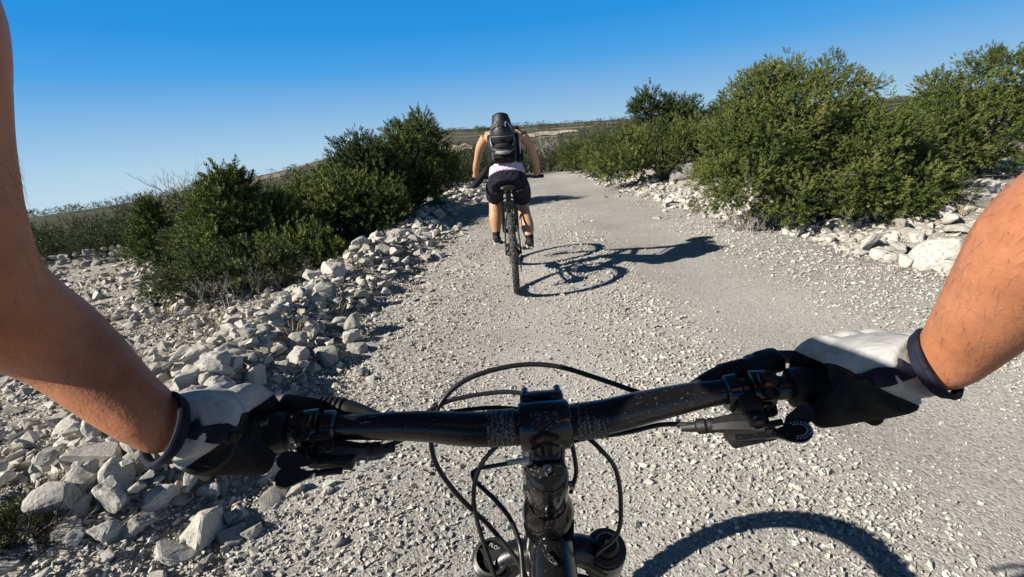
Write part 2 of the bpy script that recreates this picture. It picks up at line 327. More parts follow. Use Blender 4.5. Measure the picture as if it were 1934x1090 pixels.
# far mountain over the sea, distance haze put into its blue colour, seen in the gap between the two big junipers
g = Geo(); mr = [(4200+i*190, 5600-i*60) for i in range(21)]
V = []; F = []
for i, (x, y) in enumerate(mr):
    h = 62+34*math.sin(i*.55)+14*math.sin(i*1.7)+60*math.exp(-((i-9)/5)**2)
    V += [(x-250, y-250, -60), (x, y, h), (x+300, y+300, -60)]
    if i: b = 3*i; F += [(b-3, b, b+1, b-2), (b-2, b+1, b+2, b-1)]
tag(link('mountain', mesh_np('mountain', np.array(V), np.array(F), M['mountain'], True)), kind='structure')

# ------------------------------------------------------------------ stones
rng = np.random.default_rng(11); random.seed(5)
def hull_rock(seed, npts=12, sub=0, rough=.0, flat=.75, bev=True):
    r = np.random.default_rng(seed); bm = bmesh.new()
    for k in range(npts):
        d = r.normal(size=3); d /= np.linalg.norm(d); p = np.sign(d)*np.abs(d)**.75*r.uniform(.8, 1.05); bm.verts.new((p[0], p[1]*.85, p[2]*flat))
    h = bmesh.ops.convex_hull(bm, input=bm.verts[:])
    bmesh.ops.delete(bm, geom=[v for v in bm.verts if not v.link_faces], context='VERTS')
    if sub:
        if bev: bmesh.ops.bevel(bm, geom=bm.edges[:], offset=.075, segments=1, affect='EDGES', profile=.6)
        bmesh.ops.triangulate(bm, faces=bm.faces[:])
        for _ in range(sub):
            le = [e for e in bm.edges if e.calc_length() > .30]
            if le: bmesh.ops.subdivide_edges(bm, edges=le, cuts=1); bmesh.ops.triangulate(bm, faces=bm.faces[:])
        for v in bm.verts:
            c = v.co.copy(); o = Vector((seed*7.1, seed*3.3, 0))
            v.co += c.normalized()*(rough*(mnoise.noise(c*1.6+o)+.6*mnoise.noise(c*3.7+o)+.35*mnoise.noise(c*8+o)))
    bmesh.ops.triangulate(bm, faces=bm.faces[:]); bm.verts.index_update()
    V = np.array([v.co for v in bm.verts]); F = np.array([[v.index for v in f.verts] for f in bm.faces]); bm.free()
    return V/np.abs(V).max(), F
def rot_mats(n, r, upright=False):
    q = r.normal(size=(n, 4)); q /= np.linalg.norm(q, axis=1)[:, None]; w, x, y, z = q.T
    return np.stack([1-2*(y*y+z*z), 2*(x*y-z*w), 2*(x*z+y*w), 2*(x*y+z*w), 1-2*(x*x+z*z), 2*(y*z-x*w), 2*(x*z-y*w), 2*(y*z+x*w), 1-2*(x*x+y*y)], -1).reshape(n, 3, 3)
def scatter(templates, P, S, r, tilt=True):
    """many copies of template stones as one array mesh; P (n,3), S (n,) half sizes"""
    VV = []; FF = []; TT = []; base = 0; pick = r.integers(0, len(templates), len(P))
    for k, (tv, tf) in enumerate(templates):
        m = pick == k; n = int(m.sum())
        if not n: continue
        Rm = rot_mats(n, r); sq = r.uniform(.62, 1.0, (n, 3)); v = np.einsum('nij,vnj->nvi', Rm, tv[:, None, :]*sq[None])
        v[:, :, 2] *= .72
        v = v*S[m][:, None, None]+P[m][:, None, :]; VV.append(v.reshape(-1, 3))
        FF.append((tf[None]+(base+np.arange(n)*len(tv))[:, None, None]).reshape(-1, 3)); base += n*len(tv)
        TT.append(np.repeat(r.random(n), len(tv)))
    return np.concatenate(VV), np.concatenate(FF), np.concatenate(TT)
small_t = [hull_rock(100+i, 9) for i in range(10)]; tiny_t = [hull_rock(150+i, 6) for i in range(10)]
big_t = [hull_rock(200+i, 13 if i % 2 else 10, 2, .09, .8) for i in range(14)]
rock_mesh = [mesh_np('rock', v, f, M['rock'], False) for v, f in big_t]
dark_mesh = [mesh_np('rock', v, f, M['darkrock'], False) for v, f in big_t[:4]]
# loose gravel on the road and its verges
def track(x, y):   # 0..1 how thinly stones lie (wheel tracks swept smooth)
    return np.maximum(.84*np.exp(-((x-1.75-.05*np.sin(y))/.52)**4), .45*np.exp(-((x-.15-.04*np.sin(y*1.3))/.40)**2))
gp = []; gs = []
for y0, y1, dens, s0, s1 in ((.85, 1.6, 6800, .0042, .0165), (1.6, 2.6, 4300, .005, .018), (2.6, 4, 2300, .006, .020), (4, 6.5, 1000, .008, .024), (6.5, 10, 260, .011, .026), (10, 18, 60, .014, .030)):
    xa, xb = -1.35*y1*.62-1.0, 1.2*y1*.8+.8; xa = max(xa, -3.4); xb = min(xb, 4.4)
    n = int((xb-xa)*(y1-y0)*dens); x = rng.uniform(xa, xb, n); y = rng.uniform(y0, y1, n)
    clump = .86+.22*wav(x, y, 2.6, 1)+.15*wav(x, y, 6.1, 2)
    keep = rng.random(n) < np.clip((1-track(x, y))*clump, .05, 1)*np.where(x > xright(y)+.8, .35, 1)*(1-.45*sstep(4.5, 9, y)*(x > -.3)*(x < 2.6))
    x, y = x[keep], y[keep]; s = s0+(s1-s0)*rng.random(len(x))**2.2; big = rng.random(len(x)) < .008; s[big] *= 1.7
    s *= 1-.5*track(x, y); gp.append(np.stack([x, y, hgt(x, y)+.010+s*.34], -1)); gs.append(s)
gp = np.concatenate(gp); gs = np.concatenate(gs)
v, f, t = scatter(tiny_t, gp, gs, rng)
tag(link('gravel', mesh_np('gravel', v, f, M['gravel'], False, t)), 'loose pale limestone gravel strewn over the road and verges', 'gravel', kind='stuff')
# rubble: bank along the near verge (left), stony slope behind it, stony verge opposite
pos = []; siz = []; zone = []
def put(n, fx, y0, y1, s0, s1, pw, z, lift=(0, 0)):
    for _ in range(n):
        y = y0+(y1-y0)*random.random(); x = fx(y); s = s0+(s1-s0)*random.random()**pw
        pos.append((x, y, hz(x, y)+s*random.uniform(.1, .45)+random.uniform(*lift))); siz.append(s); zone.append(z)
xl = lambda y: float(xleft(y)); xr = lambda y: float(xright(y)); ga = random.gauss
put(900, lambda y: xl(y)-.66+ga(0, .33), 1.4, 7.4, .030, .105, 1.9, 0, (0, .10))
put(230, lambda y: xl(y)-.55+ga(0, .22), 7.2, 13, .06, .16, 1.4, 0, (0, .05))
put(520, lambda y: xl(y)-.40+ga(0, .36), 1.1, 5.5, .022, .06, 1.6, 0)
put(620, lambda y: xl(y)-.85+ga(0, .40), 1.0, 3.8, .022, .08, 2.0, 0)
put(1900, lambda y: xl(y)-random.uniform(.7, 3.6), 2.2, 6.5, .018, .07, 2.4, 1)
put(600, lambda y: xl(y)-random.uniform(.6, 2.2), 1.0, 2.4, .02, .07, 2.2, 1)
put(1900, lambda y: xl(y)-random.uniform(1.5, 6.2), 3.0, 9.5, .02, .085, 2.2, 1)
put(700, lambda y: xl(y)-random.uniform(4.2, 9), 5, 11, .03, .10, 2.0, 1)
put(260, lambda y: xl(y)-random.uniform(2, 6), 5, 10, .03, .11, 2.0, 1)
put(480, lambda y: xr(y)+abs(ga(0, .7))+.0, 3.2, 6.5, .022, .12, 2.2, 2)
put(420, lambda y: xr(y)+.9+abs(ga(0, 1.0)), 3.0, 7.5, .04, .15, 1.8, 2)
put(430, lambda y: xr(y)+ga(.25, .28), 6.5, 17, .04, .12, 1.6, 2)
put(420, lambda y: xr(y)+random.uniform(-.1, .75), 4.0, 7.2, .028, .085, 1.5, 2)
put(260, lambda y: xr(y)+random.uniform(-.1, .9), 7.2, 12.5, .035, .10, 1.4, 2)
put(700, lambda y: xr(y)+random.uniform(.6, 6), .5, 9, .02, .09, 2.2, 1)
put(160, lambda y: xr(y)-abs(ga(0, .35)), 3.5, 8, .012, .03, 1.5, 2)
pos = np.array(pos); siz = np.array(siz); zone = np.array(zone)
# hand-set stones: x, y, width, height
near = [(-1.681, 1.499, .193, .152), (-1.578, 1.567, .147, .189), (-1.365, 1.499, .162, .152), (-1.38, 1.389, .143, .086), (-1.857, 1.823, .202, .142), (-1.608, 1.758, .219, .173), (-1.441, 1.727, .148, .114), (-1.533, 1.312, .137, .092), (-1.479, 1.465, .11, .12), (-2.234, 2.094, .16, .16), (-1.962, 2.017, .155, .116), (-1.674, 2.678, .203, .164), (-1.467, 2.417, .18, .15), (-1.98, 4.157, .267, .291), (-1.239, 2.849, .208, .156), (-1.872, 3.76, .266, .243), (-1.422, 3.161, .227, .19), (-1.169, 3.142, .189, .151), (-1.704, 5.481, .312, .281), (-1.673, 5.998, .306, .306), (-1.595, 3.886, .274, .182), (-1.739, 3.367, .2, .2), (-1.36, 3.786, .2, .223), (-1.451, 6.432, .363, .29), (-3.595, 4.669, .242, .216), (-2.113, 3.315, .198, .178), (-1.606, 2.817, .154, .137), (-1.341, 2.711, .166, .116), (-1.683, 4.442, .257, .257)]
far_side = [(3.56, 3.8, .37, .27), (3.46, 4.445, .283, .232), (3.542, 4.191, .293, .195), (4.146, 4.71, .299, .19), (4.434, 4.637, .295, .161), (4.903, 4.907, .338, .226), (4.338, 5.118, .235, .176), (3.493, 4.674, .162, .135), (3.573, 3.633, .257, .172), (5.827, 5.747, .327, .163), (3.881, 4.361, .202, .152)]
GL = 'rocks of the rubble bank'; GR = 'rocks of the stony verge below the big junipers'
def size_word(s, a, b): return 'small' if s < a else ('middling' if s < b else 'large')
def lab_left(x, y, s):
    side = 'road side of' if x > xl(y)-.62 else 'slope side of'
    if y < 1.75: where = 'the rubble at the picture bottom below the left glove'
    elif y < 2.3: where = 'the rubble under the left forearm'
    elif y < 2.9: where = 'the rubble bank just above the left glove'
    elif y < 3.7: where = 'the rubble bank before its tall boulder'
    elif y < 4.8: where = 'the rubble bank around its tall boulder'
    elif y < 6.2: where = 'the rubble bank level with the low juniper'
    elif y < 8.5: where = 'the rubble bank below the dark leaning juniper'
    else: where = 'the far rubble bank beside the cyclist ahead'
    return size_word(s, .055, .08)+' pale rock '+side+' '+where
def lab_right(x, y, s):
    where = 'beside the right forearm' if y < 4.6 else ('under the huge juniper' if y < 6.6 else ('before the grey boulder across the road' if y < 10.5 else 'along the far verge below the olive juniper'))
    return size_word(s, .07, .11)+' pale rock '+('at the road edge ' if x < xr(y)+.6 else 'higher up the stony verge ')+where
def one_rock(x, y, z, sx, sy, sz, label, group, mesh=None):
    o = link('rock', mesh or random.choice(rock_mesh)); o.location = (x, y, z); o.scale = (sx, sy, sz); o.rotation_euler = (random.uniform(-.4, .4), random.uniform(-.4, .4), random.uniform(0, 6.28))
    return tag(o, label, 'rock', group)
special = {2: 'round pitted limestone rock at the foot of the bank below the left glove', 0: 'large pale rock beside the dark brush in the lower left corner', 3: 'flat pale slab below the round pitted rock at lower left', 13: 'tall pale boulder standing highest on the rubble bank', 24: 'lone grey rock on the open stony slope left of the grey brush', 5: 'broad rock right under the left glove cuff', 1: 'upright split rock between the large corner rock and the round pitted rock'}
for i, (x, y, w, h) in enumerate(near):
    z = hz(x, y); one_rock(x, y, z+h*.28, w*.48, w*.44, h*.58, special.get(i, lab_left(x, y, w*.5)), GL, rock_mesh[i % len(rock_mesh)])
sp2 = {0: 'largest smooth pale boulder on the verge beside the right forearm', 9: 'low pale rock highest up the stony verge by the right forearm'}
for i, (x, y, w, h) in enumerate(far_side):
    z = hz(x, y); one_rock(x, y, z+h*.40, w*.58, w*.55, h*.72, sp2.get(i, lab_right(x, y, w*.5)), GR, rock_mesh[(i*3+1) % len(rock_mesh)])
b = one_rock(3.95, 10.6, hz(3.95, 10.6)+.14, .32, .3, .30, 'jagged grey weathered boulder between the two junipers across the road', None, dark_mesh[1])
app = siz/np.maximum(1, np.hypot(pos[:, 0], pos[:, 1])); chosen = np.zeros(len(pos), bool)
for z, n, lab, grp in ((0, 222, lab_left, GL), (2, 52, lab_right, GR)):
    idx = np.where(zone == z)[0]; idx = idx[np.argsort(-app[idx])][:n]; chosen[idx] = True
    for q in idx:
        s = siz[q]; x, y, zz = map(float, pos[q]); one_rock(x, y, zz, s*random.uniform(.8, 1.15), s*random.uniform(.7, 1), s*random.uniform(.6, .95), lab(x, y, s), grp)
med_t = [hull_rock(300+i, 11, 1, .10, .8, False) for i in range(10)]
rest = np.where(~chosen)[0]; bgr = rest[siz[rest] > .052]; sml = rest[siz[rest] <= .052]
v, f, t = scatter(med_t, pos[bgr], siz[bgr], rng); v2, f2, t2 = scatter(small_t, pos[sml], siz[sml], rng)
f = np.concatenate([f, f2+len(v)]); v = np.concatenate([v, v2]); t = np.concatenate([t, t2])
tag(link('rubble', mesh_np('rubble', v, f, M['rock'], False, t)), 'small broken limestone rubble covering the stony slopes beside the road', 'rubble', kind='stuff')
# ---- dry stone wall far left
wl = empty('dry_stone_wall', (-8.4, 9.6, hz(-8.4, 9.6))); tag(wl, 'low grey dry stone wall beyond the rubble left of the conical juniper', 'wall')
for c in range(3):
    for k in range(26):
        o = link('stone', random.choice(dark_mesh), wl); s = random.uniform(.07, .12); x, y = -1.9+k*.15+random.uniform(-.03, .03), (k-12)*.03+random.uniform(-.05, .05)
        o.location = (x, y, hz(-8.4+x, 9.6+y)-wl.location.z+.04+c*.12); o.scale = (s, s*.9, s*.75); o.rotation_euler = (random.uniform(-.4, .4), random.uniform(-.4, .4), random.uniform(0, 6))

# ------------------------------------------------------------------ junipers
def tuft_template(seed, nleaf=20):
    """a sprig: slender pointed scale-leaf shoots along an upright axis"""
    r = np.random.default_rng(seed); V = []; F = []
    for k in range(nleaf):
        h = .02+.85*k/nleaf; a = k*2.4+r.uniform(-.3, .3); out = np.array((math.cos(a), math.sin(a), 0)); tl = r.uniform(.26, .46)*(1.15-.55*k/nleaf)
        d = out*r.uniform(.45, .85)+np.array((0, 0, r.uniform(.6, 1.05))); d /= np.linalg.norm(d); sd = np.cross(d, (0, 0, 1)); sd /= np.linalg.norm(sd)
        tw = r.uniform(-.9, .9); sd = sd*math.cos(tw)+np.cross(d, sd)*math.sin(tw); p = np.array((0, 0, h)); w = .055; b = len(V)
        V += [p+sd*w+d*tl*.2, p+d*tl, p-sd*w+d*tl*.2]; F += [(b, b+1, b+2)]
    return np.array(V), np.array(F)
TUFT = [tuft_template(i) for i in range(5)]
TUFT_LO = [tuft_template(20+i, 9) for i in range(3)]
def frames(D, r):
    """rotation matrices taking +z to each direction D"""
    D = D/np.linalg.norm(D, axis=1)[:, None]; a = r.normal(size=D.shape); a -= D*np.sum(a*D, 1)[:, None]; a /= np.linalg.norm(a, axis=1)[:, None]
    return np.stack([a, np.cross(D, a), D], -1)
def crown_mesh(name, lobes, seed, nplume, per, plume_r, ts, mat, lo=False, up=.7, spike=1.3):
    r = np.random.default_rng(seed); lobes = np.array(lobes, float)
    area = (lobes[:, 3]*lobes[:, 5]+lobes[:, 4]*lobes[:, 5]+lobes[:, 3]*lobes[:, 4]); pr = area/area.sum()
    PC = []; INN = []
    while len(PC) < nplume:
        k = r.choice(len(lobes), p=pr); d = r.normal(size=3); d /= np.linalg.norm(d)
        if d[2] < -.55: continue
        p = lobes[k, :3]+d*lobes[k, 3:]*(r.uniform(.45, .8) if r.random() < .36 else r.uniform(.78, 1.04))
        q = (p-lobes[:, :3])/lobes[:, 3:]; ins = np.sum(q*q, 1); ins[k] = 9
        if (ins < .55).any() or p[2] < .03: continue
        PC.append(np.concatenate([p, d])); INN.append(np.sum(((p-lobes[k, :3])/lobes[k, 3:])**2) < .66)
    PC = np.array(PC); INN = np.array(INN); n = nplume*per
    own = np.repeat(np.arange(nplume), per); C = PC[own, :3]; OD = PC[own, 3:]
    ax = OD*.55+np.array((0, 0, up))+r.normal(size=(nplume, 3))[own]*.25; ax /= np.linalg.norm(ax, axis=1)[:, None]
    kq = 1.0 if lo else .80; pr_ = (plume_r*kq*r.uniform(.6, 1.4, nplume)*np.where(INN, 1.6, 1.0))[own]
    d = r.normal(size=(n, 3)); d /= np.linalg.norm(d, axis=1)[:, None]
    al = np.sum(d*ax, 1)[:, None]; rr = r.uniform(.55, 1.0, n)[:, None]
    P = C+(d*rr+ax*al*(spike-1)*rr)*pr_[:, None]
    D = d*.95+ax*.5+r.normal(size=(n, 3))*.22+OD*.2
    P[:, 2] = np.maximum(P[:, 2], .02)
    Rm = frames(D, r); S = ts*(1.0 if lo else .84)*r.uniform(.6, 1.3, n)*np.where(np.array(INN)[own], 1.8, 1.0); tint_p = np.clip(r.normal(.40, .24, nplume)-.16*INN, 0, 1)[own]  # inner plumes tinted darker: shade of the crown depths put into the colour
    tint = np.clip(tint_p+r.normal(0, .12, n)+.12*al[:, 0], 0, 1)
    T = TUFT_LO if lo else TUFT; VV = []; FF = []; TT = []; base = 0; pick = r.integers(0, len(T), n)
    for k, (tv, tf) in enumerate(T):
        m = pick == k; c = int(m.sum())
        if not c: continue
        v = np.einsum('nij,vj->nvi', Rm[m], tv)*S[m][:, None, None]+P[m][:, None]; VV.append(v.reshape(-1, 3))
        FF.append((tf[None]+(base+np.arange(c)*len(tv))[:, None, None]).reshape(-1, 3)); base += c*len(tv); TT.append(np.repeat(tint[m], len(tv)))
    return mesh_np(name, np.concatenate(VV), np.concatenate(FF), mat, False, np.concatenate(TT)), PC
def trunk_mesh(name, PC, seed, r0=.06, nlimb=26, mat=None):
    r = random.Random(seed); g = Geo(); idx = r.sample(range(len(PC)), min(nlimb, len(PC)))
    h = float(PC[:, 2].max()); ctr = PC[:, :3].mean(0); top = np.array((ctr[0], ctr[1], h*.62)); base = np.array((ctr[0]*.7, ctr[1]*.7, -.08))
    k = base*.5+top*.5+np.array((r.uniform(-.08, .08), r.uniform(-.08, .08), 0)); g.tube([base, k, top], [r0, r0*.75, r0*.3], 7, 4)
    for i in idx:
        p = PC[i, :3]; t = r.uniform(.08, .7); s = base*(1-t)+top*t if t > .5 else base*(1-t)+k*t*1.0+top*0+k*0; s = base+(top-base)*t
        m = (s+p)/2+np.array((r.uniform(-.08, .08), r.uniform(-.08, .08), -.06)); g.tube([s, m, p], [r0*.42, r0*.26, r0*.08], 5, 3)
    return g.mesh(name, mat or M['bark'])
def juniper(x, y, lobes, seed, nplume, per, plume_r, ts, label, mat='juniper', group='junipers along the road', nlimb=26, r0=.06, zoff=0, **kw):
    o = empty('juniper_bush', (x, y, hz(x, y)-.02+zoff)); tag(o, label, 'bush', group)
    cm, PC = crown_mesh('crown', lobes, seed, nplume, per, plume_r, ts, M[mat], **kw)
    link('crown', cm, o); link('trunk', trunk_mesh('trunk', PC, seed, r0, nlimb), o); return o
# across the road (right), nearest first
juniper(3.6, 6.0, [(-.35, .0, 1.0, .75, .8, .85), (.15, .1, 1.25, .75, .8, .62), (.5, -.3, .75, .72, .8, .62), (-.75, -.2, .55, .55, .6, .5), (.0, -.6, .42, .8, .45, .42), (.75, -.75, .35, .6, .4, .36), (1.1, .0, .6, .45, .5, .5), (-.15, .1, 1.50, .42, .4, .40), (.42, .1, 1.32, .32, .35, .35)], 1, 640, 30, .115, .078, 'huge juniper bush at the right road edge, taller than the cyclist', r0=.09, nlimb=45)
juniper(6.65, 7.4, [(-.25, 0, .62, .5, .7, .52), (.55, .1, .95, .8, .8, .82), (1.3, 0, 1.0, .9, .9, .88), (.2, -.4, .5, .9, .6, .5), (1.3, -.4, .6, .8, .6, .6), (-.8, -.2, .45, .5, .5, .42)], 2, 430, 28, .135, .092, 'tall dense juniper bush behind the right forearm', r0=.09, nlimb=36)
juniper(5.4, 7.7, [(0, 0, .5, .6, .5, .5), (-.5, .1, .45, .5, .5, .45)], 3, 70, 26, .17, .12, 'low juniper filling the gap between the two largest bushes on the right')
juniper(3.55, 11.2, [(-.45, -.1, .55, .7, .6, .6), (.35, 0, .65, .8, .7, .65), (.9, .1, .6, .6, .6, .6), (-.85, -.2, .4, .5, .5, .42)], 4, 140, 24, .17, .13, 'rounded bright green juniper behind the grey boulder across the road')
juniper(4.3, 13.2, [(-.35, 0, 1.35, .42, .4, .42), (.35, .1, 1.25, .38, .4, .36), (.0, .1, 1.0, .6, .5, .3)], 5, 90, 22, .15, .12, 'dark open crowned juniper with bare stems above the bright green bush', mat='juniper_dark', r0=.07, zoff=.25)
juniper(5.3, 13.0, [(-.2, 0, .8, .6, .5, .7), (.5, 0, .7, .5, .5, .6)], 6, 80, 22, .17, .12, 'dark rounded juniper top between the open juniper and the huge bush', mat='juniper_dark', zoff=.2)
juniper(3.35, 14.6, [(-.3, 0, .6, .6, .6, .62), (.5, .1, .7, .6, .6, .65)], 7, 80, 22, .17, .13, 'olive juniper left of the bright green bush across the road')
juniper(2.9, 17.5, [(-.3, 0, .5, .6, .6, .6), (.4, .1, .6, .6, .6, .55)], 8, 64, 20, .18, .14, 'farthest olive juniper on the right where the road disappears', mat='juniper')
juniper(2.75, 14.2, [(0, 0, .16, .34, .25, .22)], 9, 22, 20, .12, .10, 'knee high scrubby juniper at the stones below the olive bush')
# left verge
juniper(-1.75, 9.4, [(.1, 0, 1.15, .55, .55, .65), (-.25, 0, .8, .6, .6, .6), (.45, .1, .75, .4, .5, .5), (.3, 0, 1.5, .28, .3, .3), (0, -.2, .4, .6, .5, .4)], 21, 180, 26, .15, .115, 'bright topped juniper next to the cyclist on the left verge', r0=.07, nlimb=34)
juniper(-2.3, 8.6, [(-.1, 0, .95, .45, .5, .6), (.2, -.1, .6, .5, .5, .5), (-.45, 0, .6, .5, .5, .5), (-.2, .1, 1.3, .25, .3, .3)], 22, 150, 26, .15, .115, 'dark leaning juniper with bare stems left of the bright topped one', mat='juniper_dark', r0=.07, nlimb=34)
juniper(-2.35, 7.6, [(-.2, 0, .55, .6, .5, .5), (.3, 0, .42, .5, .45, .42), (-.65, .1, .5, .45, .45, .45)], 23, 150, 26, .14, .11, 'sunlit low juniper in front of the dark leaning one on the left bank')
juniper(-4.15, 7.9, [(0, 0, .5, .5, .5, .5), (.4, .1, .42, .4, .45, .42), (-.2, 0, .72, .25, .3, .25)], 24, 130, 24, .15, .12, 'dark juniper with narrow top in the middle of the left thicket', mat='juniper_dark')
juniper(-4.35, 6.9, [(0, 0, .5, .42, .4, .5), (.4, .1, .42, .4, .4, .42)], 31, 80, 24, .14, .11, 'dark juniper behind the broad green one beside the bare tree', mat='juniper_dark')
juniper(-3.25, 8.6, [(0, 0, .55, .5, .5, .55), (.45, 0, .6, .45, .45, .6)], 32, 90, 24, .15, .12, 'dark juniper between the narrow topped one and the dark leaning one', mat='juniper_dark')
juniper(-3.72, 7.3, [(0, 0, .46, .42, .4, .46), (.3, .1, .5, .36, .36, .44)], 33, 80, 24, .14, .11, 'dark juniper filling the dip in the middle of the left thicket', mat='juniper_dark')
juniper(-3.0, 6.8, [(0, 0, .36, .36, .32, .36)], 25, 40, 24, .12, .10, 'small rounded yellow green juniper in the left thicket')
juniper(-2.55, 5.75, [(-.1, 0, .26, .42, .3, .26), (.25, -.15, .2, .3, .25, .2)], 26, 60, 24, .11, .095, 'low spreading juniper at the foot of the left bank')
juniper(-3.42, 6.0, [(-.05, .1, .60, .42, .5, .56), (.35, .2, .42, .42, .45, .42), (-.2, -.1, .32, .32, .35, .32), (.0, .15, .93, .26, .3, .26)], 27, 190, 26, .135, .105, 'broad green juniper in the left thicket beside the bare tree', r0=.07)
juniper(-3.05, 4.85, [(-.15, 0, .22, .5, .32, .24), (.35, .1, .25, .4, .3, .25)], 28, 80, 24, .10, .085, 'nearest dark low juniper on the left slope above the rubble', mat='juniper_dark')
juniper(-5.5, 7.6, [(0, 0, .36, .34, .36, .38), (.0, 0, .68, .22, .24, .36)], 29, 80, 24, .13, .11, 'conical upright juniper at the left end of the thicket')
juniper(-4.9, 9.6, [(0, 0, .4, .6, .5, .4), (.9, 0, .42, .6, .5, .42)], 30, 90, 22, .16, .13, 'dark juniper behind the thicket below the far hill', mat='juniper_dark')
# middle distance: shared crowns
mid = [crown_mesh('crown', lb, 60+i, 46, 16, .24, .2, M['scrub'], lo=True) for i, lb in enumerate(([(0, 0, .6, .9, .8, .65)], [(-.4, 0, .5, .7, .7, .55), (.5, .1, .7, .7, .7, .7)], [(0, 0, .7, .6, .6, .8), (.6, .2, .4, .6, .5, .45)]))]
mtr = [trunk_mesh('trunk', p, 80+i, .07, 10) for i, (m_, p) in enumerate(mid)]
spots = [(-9.5, 11.2, .7), (-11.6, 12.6, .75), (-14.0, 14.5, .8), (-15, 18, .9), (-18, 21, 1.1), (-10.5, 14.6, .8), (-12.8, 16.5, .9), (-9.0, 13.2, .7), (-16.5, 16.6, .9), (-1.6, 13.5, .9), (-.8, 16.5, .9), (-2.8, 15.5, 1.0), (-.4, 20, 1.0), (-2.2, 21, 1.1), (-4.5, 19, 1.2), (.6, 24, 1.1), (-1.5, 27, 1.2), (4.6, 21, 1.1), (3.2, 26, 1.2), (6.2, 26, 1.4), (7.6, 16, 1.2), (-9, 26, 1.2), (1.5, 31, 1.3), (4.2, 33, 1.4)]
for i, (x, y, s) in enumerate(spots):
    o = empty('scrub_bush', (x, y, hz(x, y)-.05), random.uniform(0, 6)); o.scale = (s, s, s*random.uniform(.8, 1.1))
    side = 'far left beyond the dry stone wall' if x < -8 else ('beyond the thicket left of the cyclist' if x < .8 else 'beyond the junipers where the road disappears')
    tag(o, 'grey green scrub bush in the middle distance '+side, 'bush', 'scrub bushes in the middle distance '+side)
    link('crown', mid[i % 3][0], o); link('trunk', mtr[i % 3], o)
# far plain: scrub as one mass
r9 = np.random.default_rng(9); PP = []
while len(PP) < 1300:
    a = R(r9.uniform(-52, 50)); d = (17 if a < -.6 else 34)*math.exp(r9.random()**.85*math.log(20)); x, y = d*math.sin(a), d*math.cos(a)
    open_ = math.sin(a*9+d*.021)+math.sin(d*.045+a*3)+.6*math.sin(a*23)
    if open_ > .75+.5*r9.random(): continue
    if -.14 < a < .2 and 120 < d < 225 and r9.random() < .96: continue
    if a < -.55 and r9.random() < .25: continue
    if -.62 < a < -.22 and d > 110 and r9.random() < .75: continue
    PP.append((x, y, hz(x, y), d))
PP = np.array(PP); tv, tf = [], []
lob = crown_mesh('far', [(0, 0, .42, 1, .9, .5)], 91, 8, 3, .38, .6, None, lo=True)[0]
lv = np.zeros(len(lob.vertices)*3, np.float32); lob.vertices.foreach_get('co', lv); lv = lv.reshape(-1, 3); lf = np.zeros(len(lob.polygons)*3, np.int32); lob.polygons.foreach_get('vertices', lf); lf = lf.reshape(-1, 3)
ang = r9.uniform(0, 6.28, len(PP)); S = r9.uniform(.6, 1.4, len(PP))*(.75+PP[:, 3]/190); c_, s_ = np.cos(ang), np.sin(ang)
vx = (lv[None, :, 0]*c_[:, None]-lv[None, :, 1]*s_[:, None])*S[:, None]+PP[:, 0:1]; vy = (lv[None, :, 0]*s_[:, None]+lv[None, :, 1]*c_[:, None])*S[:, None]+PP[:, 1:2]; vz = lv[None, :, 2]*S[:, None]*.8+PP[:, 2:3]-.05
V = np.stack([vx, vy, vz], -1).reshape(-1, 3); F = (lf[None]+(np.arange(len(PP))*len(lv))[:, None, None]).reshape(-1, 3)
tag(link('scrub', mesh_np('scrub', V, F, M['scrub'], False, np.repeat(np.clip(r9.normal(.45, .2, len(PP)), 0, 1), len(lv)))), 'dark evergreen scrub covering the far plain and ridges', 'scrub', kind='stuff')
# bare brush and bare trees
def twigs(seed, n, h, spread, lv=3, r0=.006, lean=.5):
    r = random.Random(seed); g = Geo()
    def grow(p, d, ln, rad, k):
        m = p+d*ln*.5+np.array([r.uniform(-1, 1)*ln*.08 for _ in range(3)]); e = p+d*ln+np.array([r.uniform(-1, 1)*ln*.12 for _ in range(3)])
        g.tube([p, m, e], [rad, rad*.8, rad*.5], 3, cap=False)
        if k:
            for _ in range(r.choice((2, 3, 3))):
                nd = d+np.array([r.uniform(-1, 1)*.65, r.uniform(-1, 1)*.65, r.uniform(-.3, .7)]); nd /= np.linalg.norm(nd); s = p+(e-p)*r.uniform(.45, 1)
                grow(s, nd, ln*r.uniform(.5, .75), rad*.55, k-1)
    for _ in range(n):
        a = r.uniform(0, 6.28); q = spread*math.sqrt(r.random()); d = np.array((math.cos(a)*lean*r.random(), math.sin(a)*lean*r.random(), 1)); d /= np.linalg.norm(d)
        grow(np.array((math.cos(a)*q*.6, math.sin(a)*q*.6, -.02)), d, h*r.uniform(.35, .5), r0, lv)
    return g
def brush(x, y, seed, n, h, sp, label, mat='twig', name='dry_brush', lv=3, r0=.006, lean=.7, group=None, cat='brush'):
    o = link(name, twigs(seed, n, h, sp, lv, r0, lean).mesh(name, M[mat], smooth=False)); o.location = (x, y, hz(x, y)); return tag(o, label, cat, group)
brush(-2.85, 4.72, 1, 44, .42, .5, 'grey leafless brush in front of the left thicket', r0=.005)
brush(-2.45, 5.0, 2, 30, .36, .4, 'short grey leafless brush beside the low spreading juniper', r0=.005)
brush(3.05, 5.65, 3, 34, .34, .5, 'tangled grey dead brush under the huge juniper at the road edge', r0=.006)
brush(2.95, 13.2, 4, 30, .4, .5, 'grey brush on the stones left of the rounded bright green juniper', r0=.008)
juniper(-1.80, 1.36, [(0, 0, .03, .20, .16, .06)], 41, 26, 20, .05, .04, 'dark low ground juniper in the lower left corner', mat='juniper_dark', r0=.012, nlimb=10)
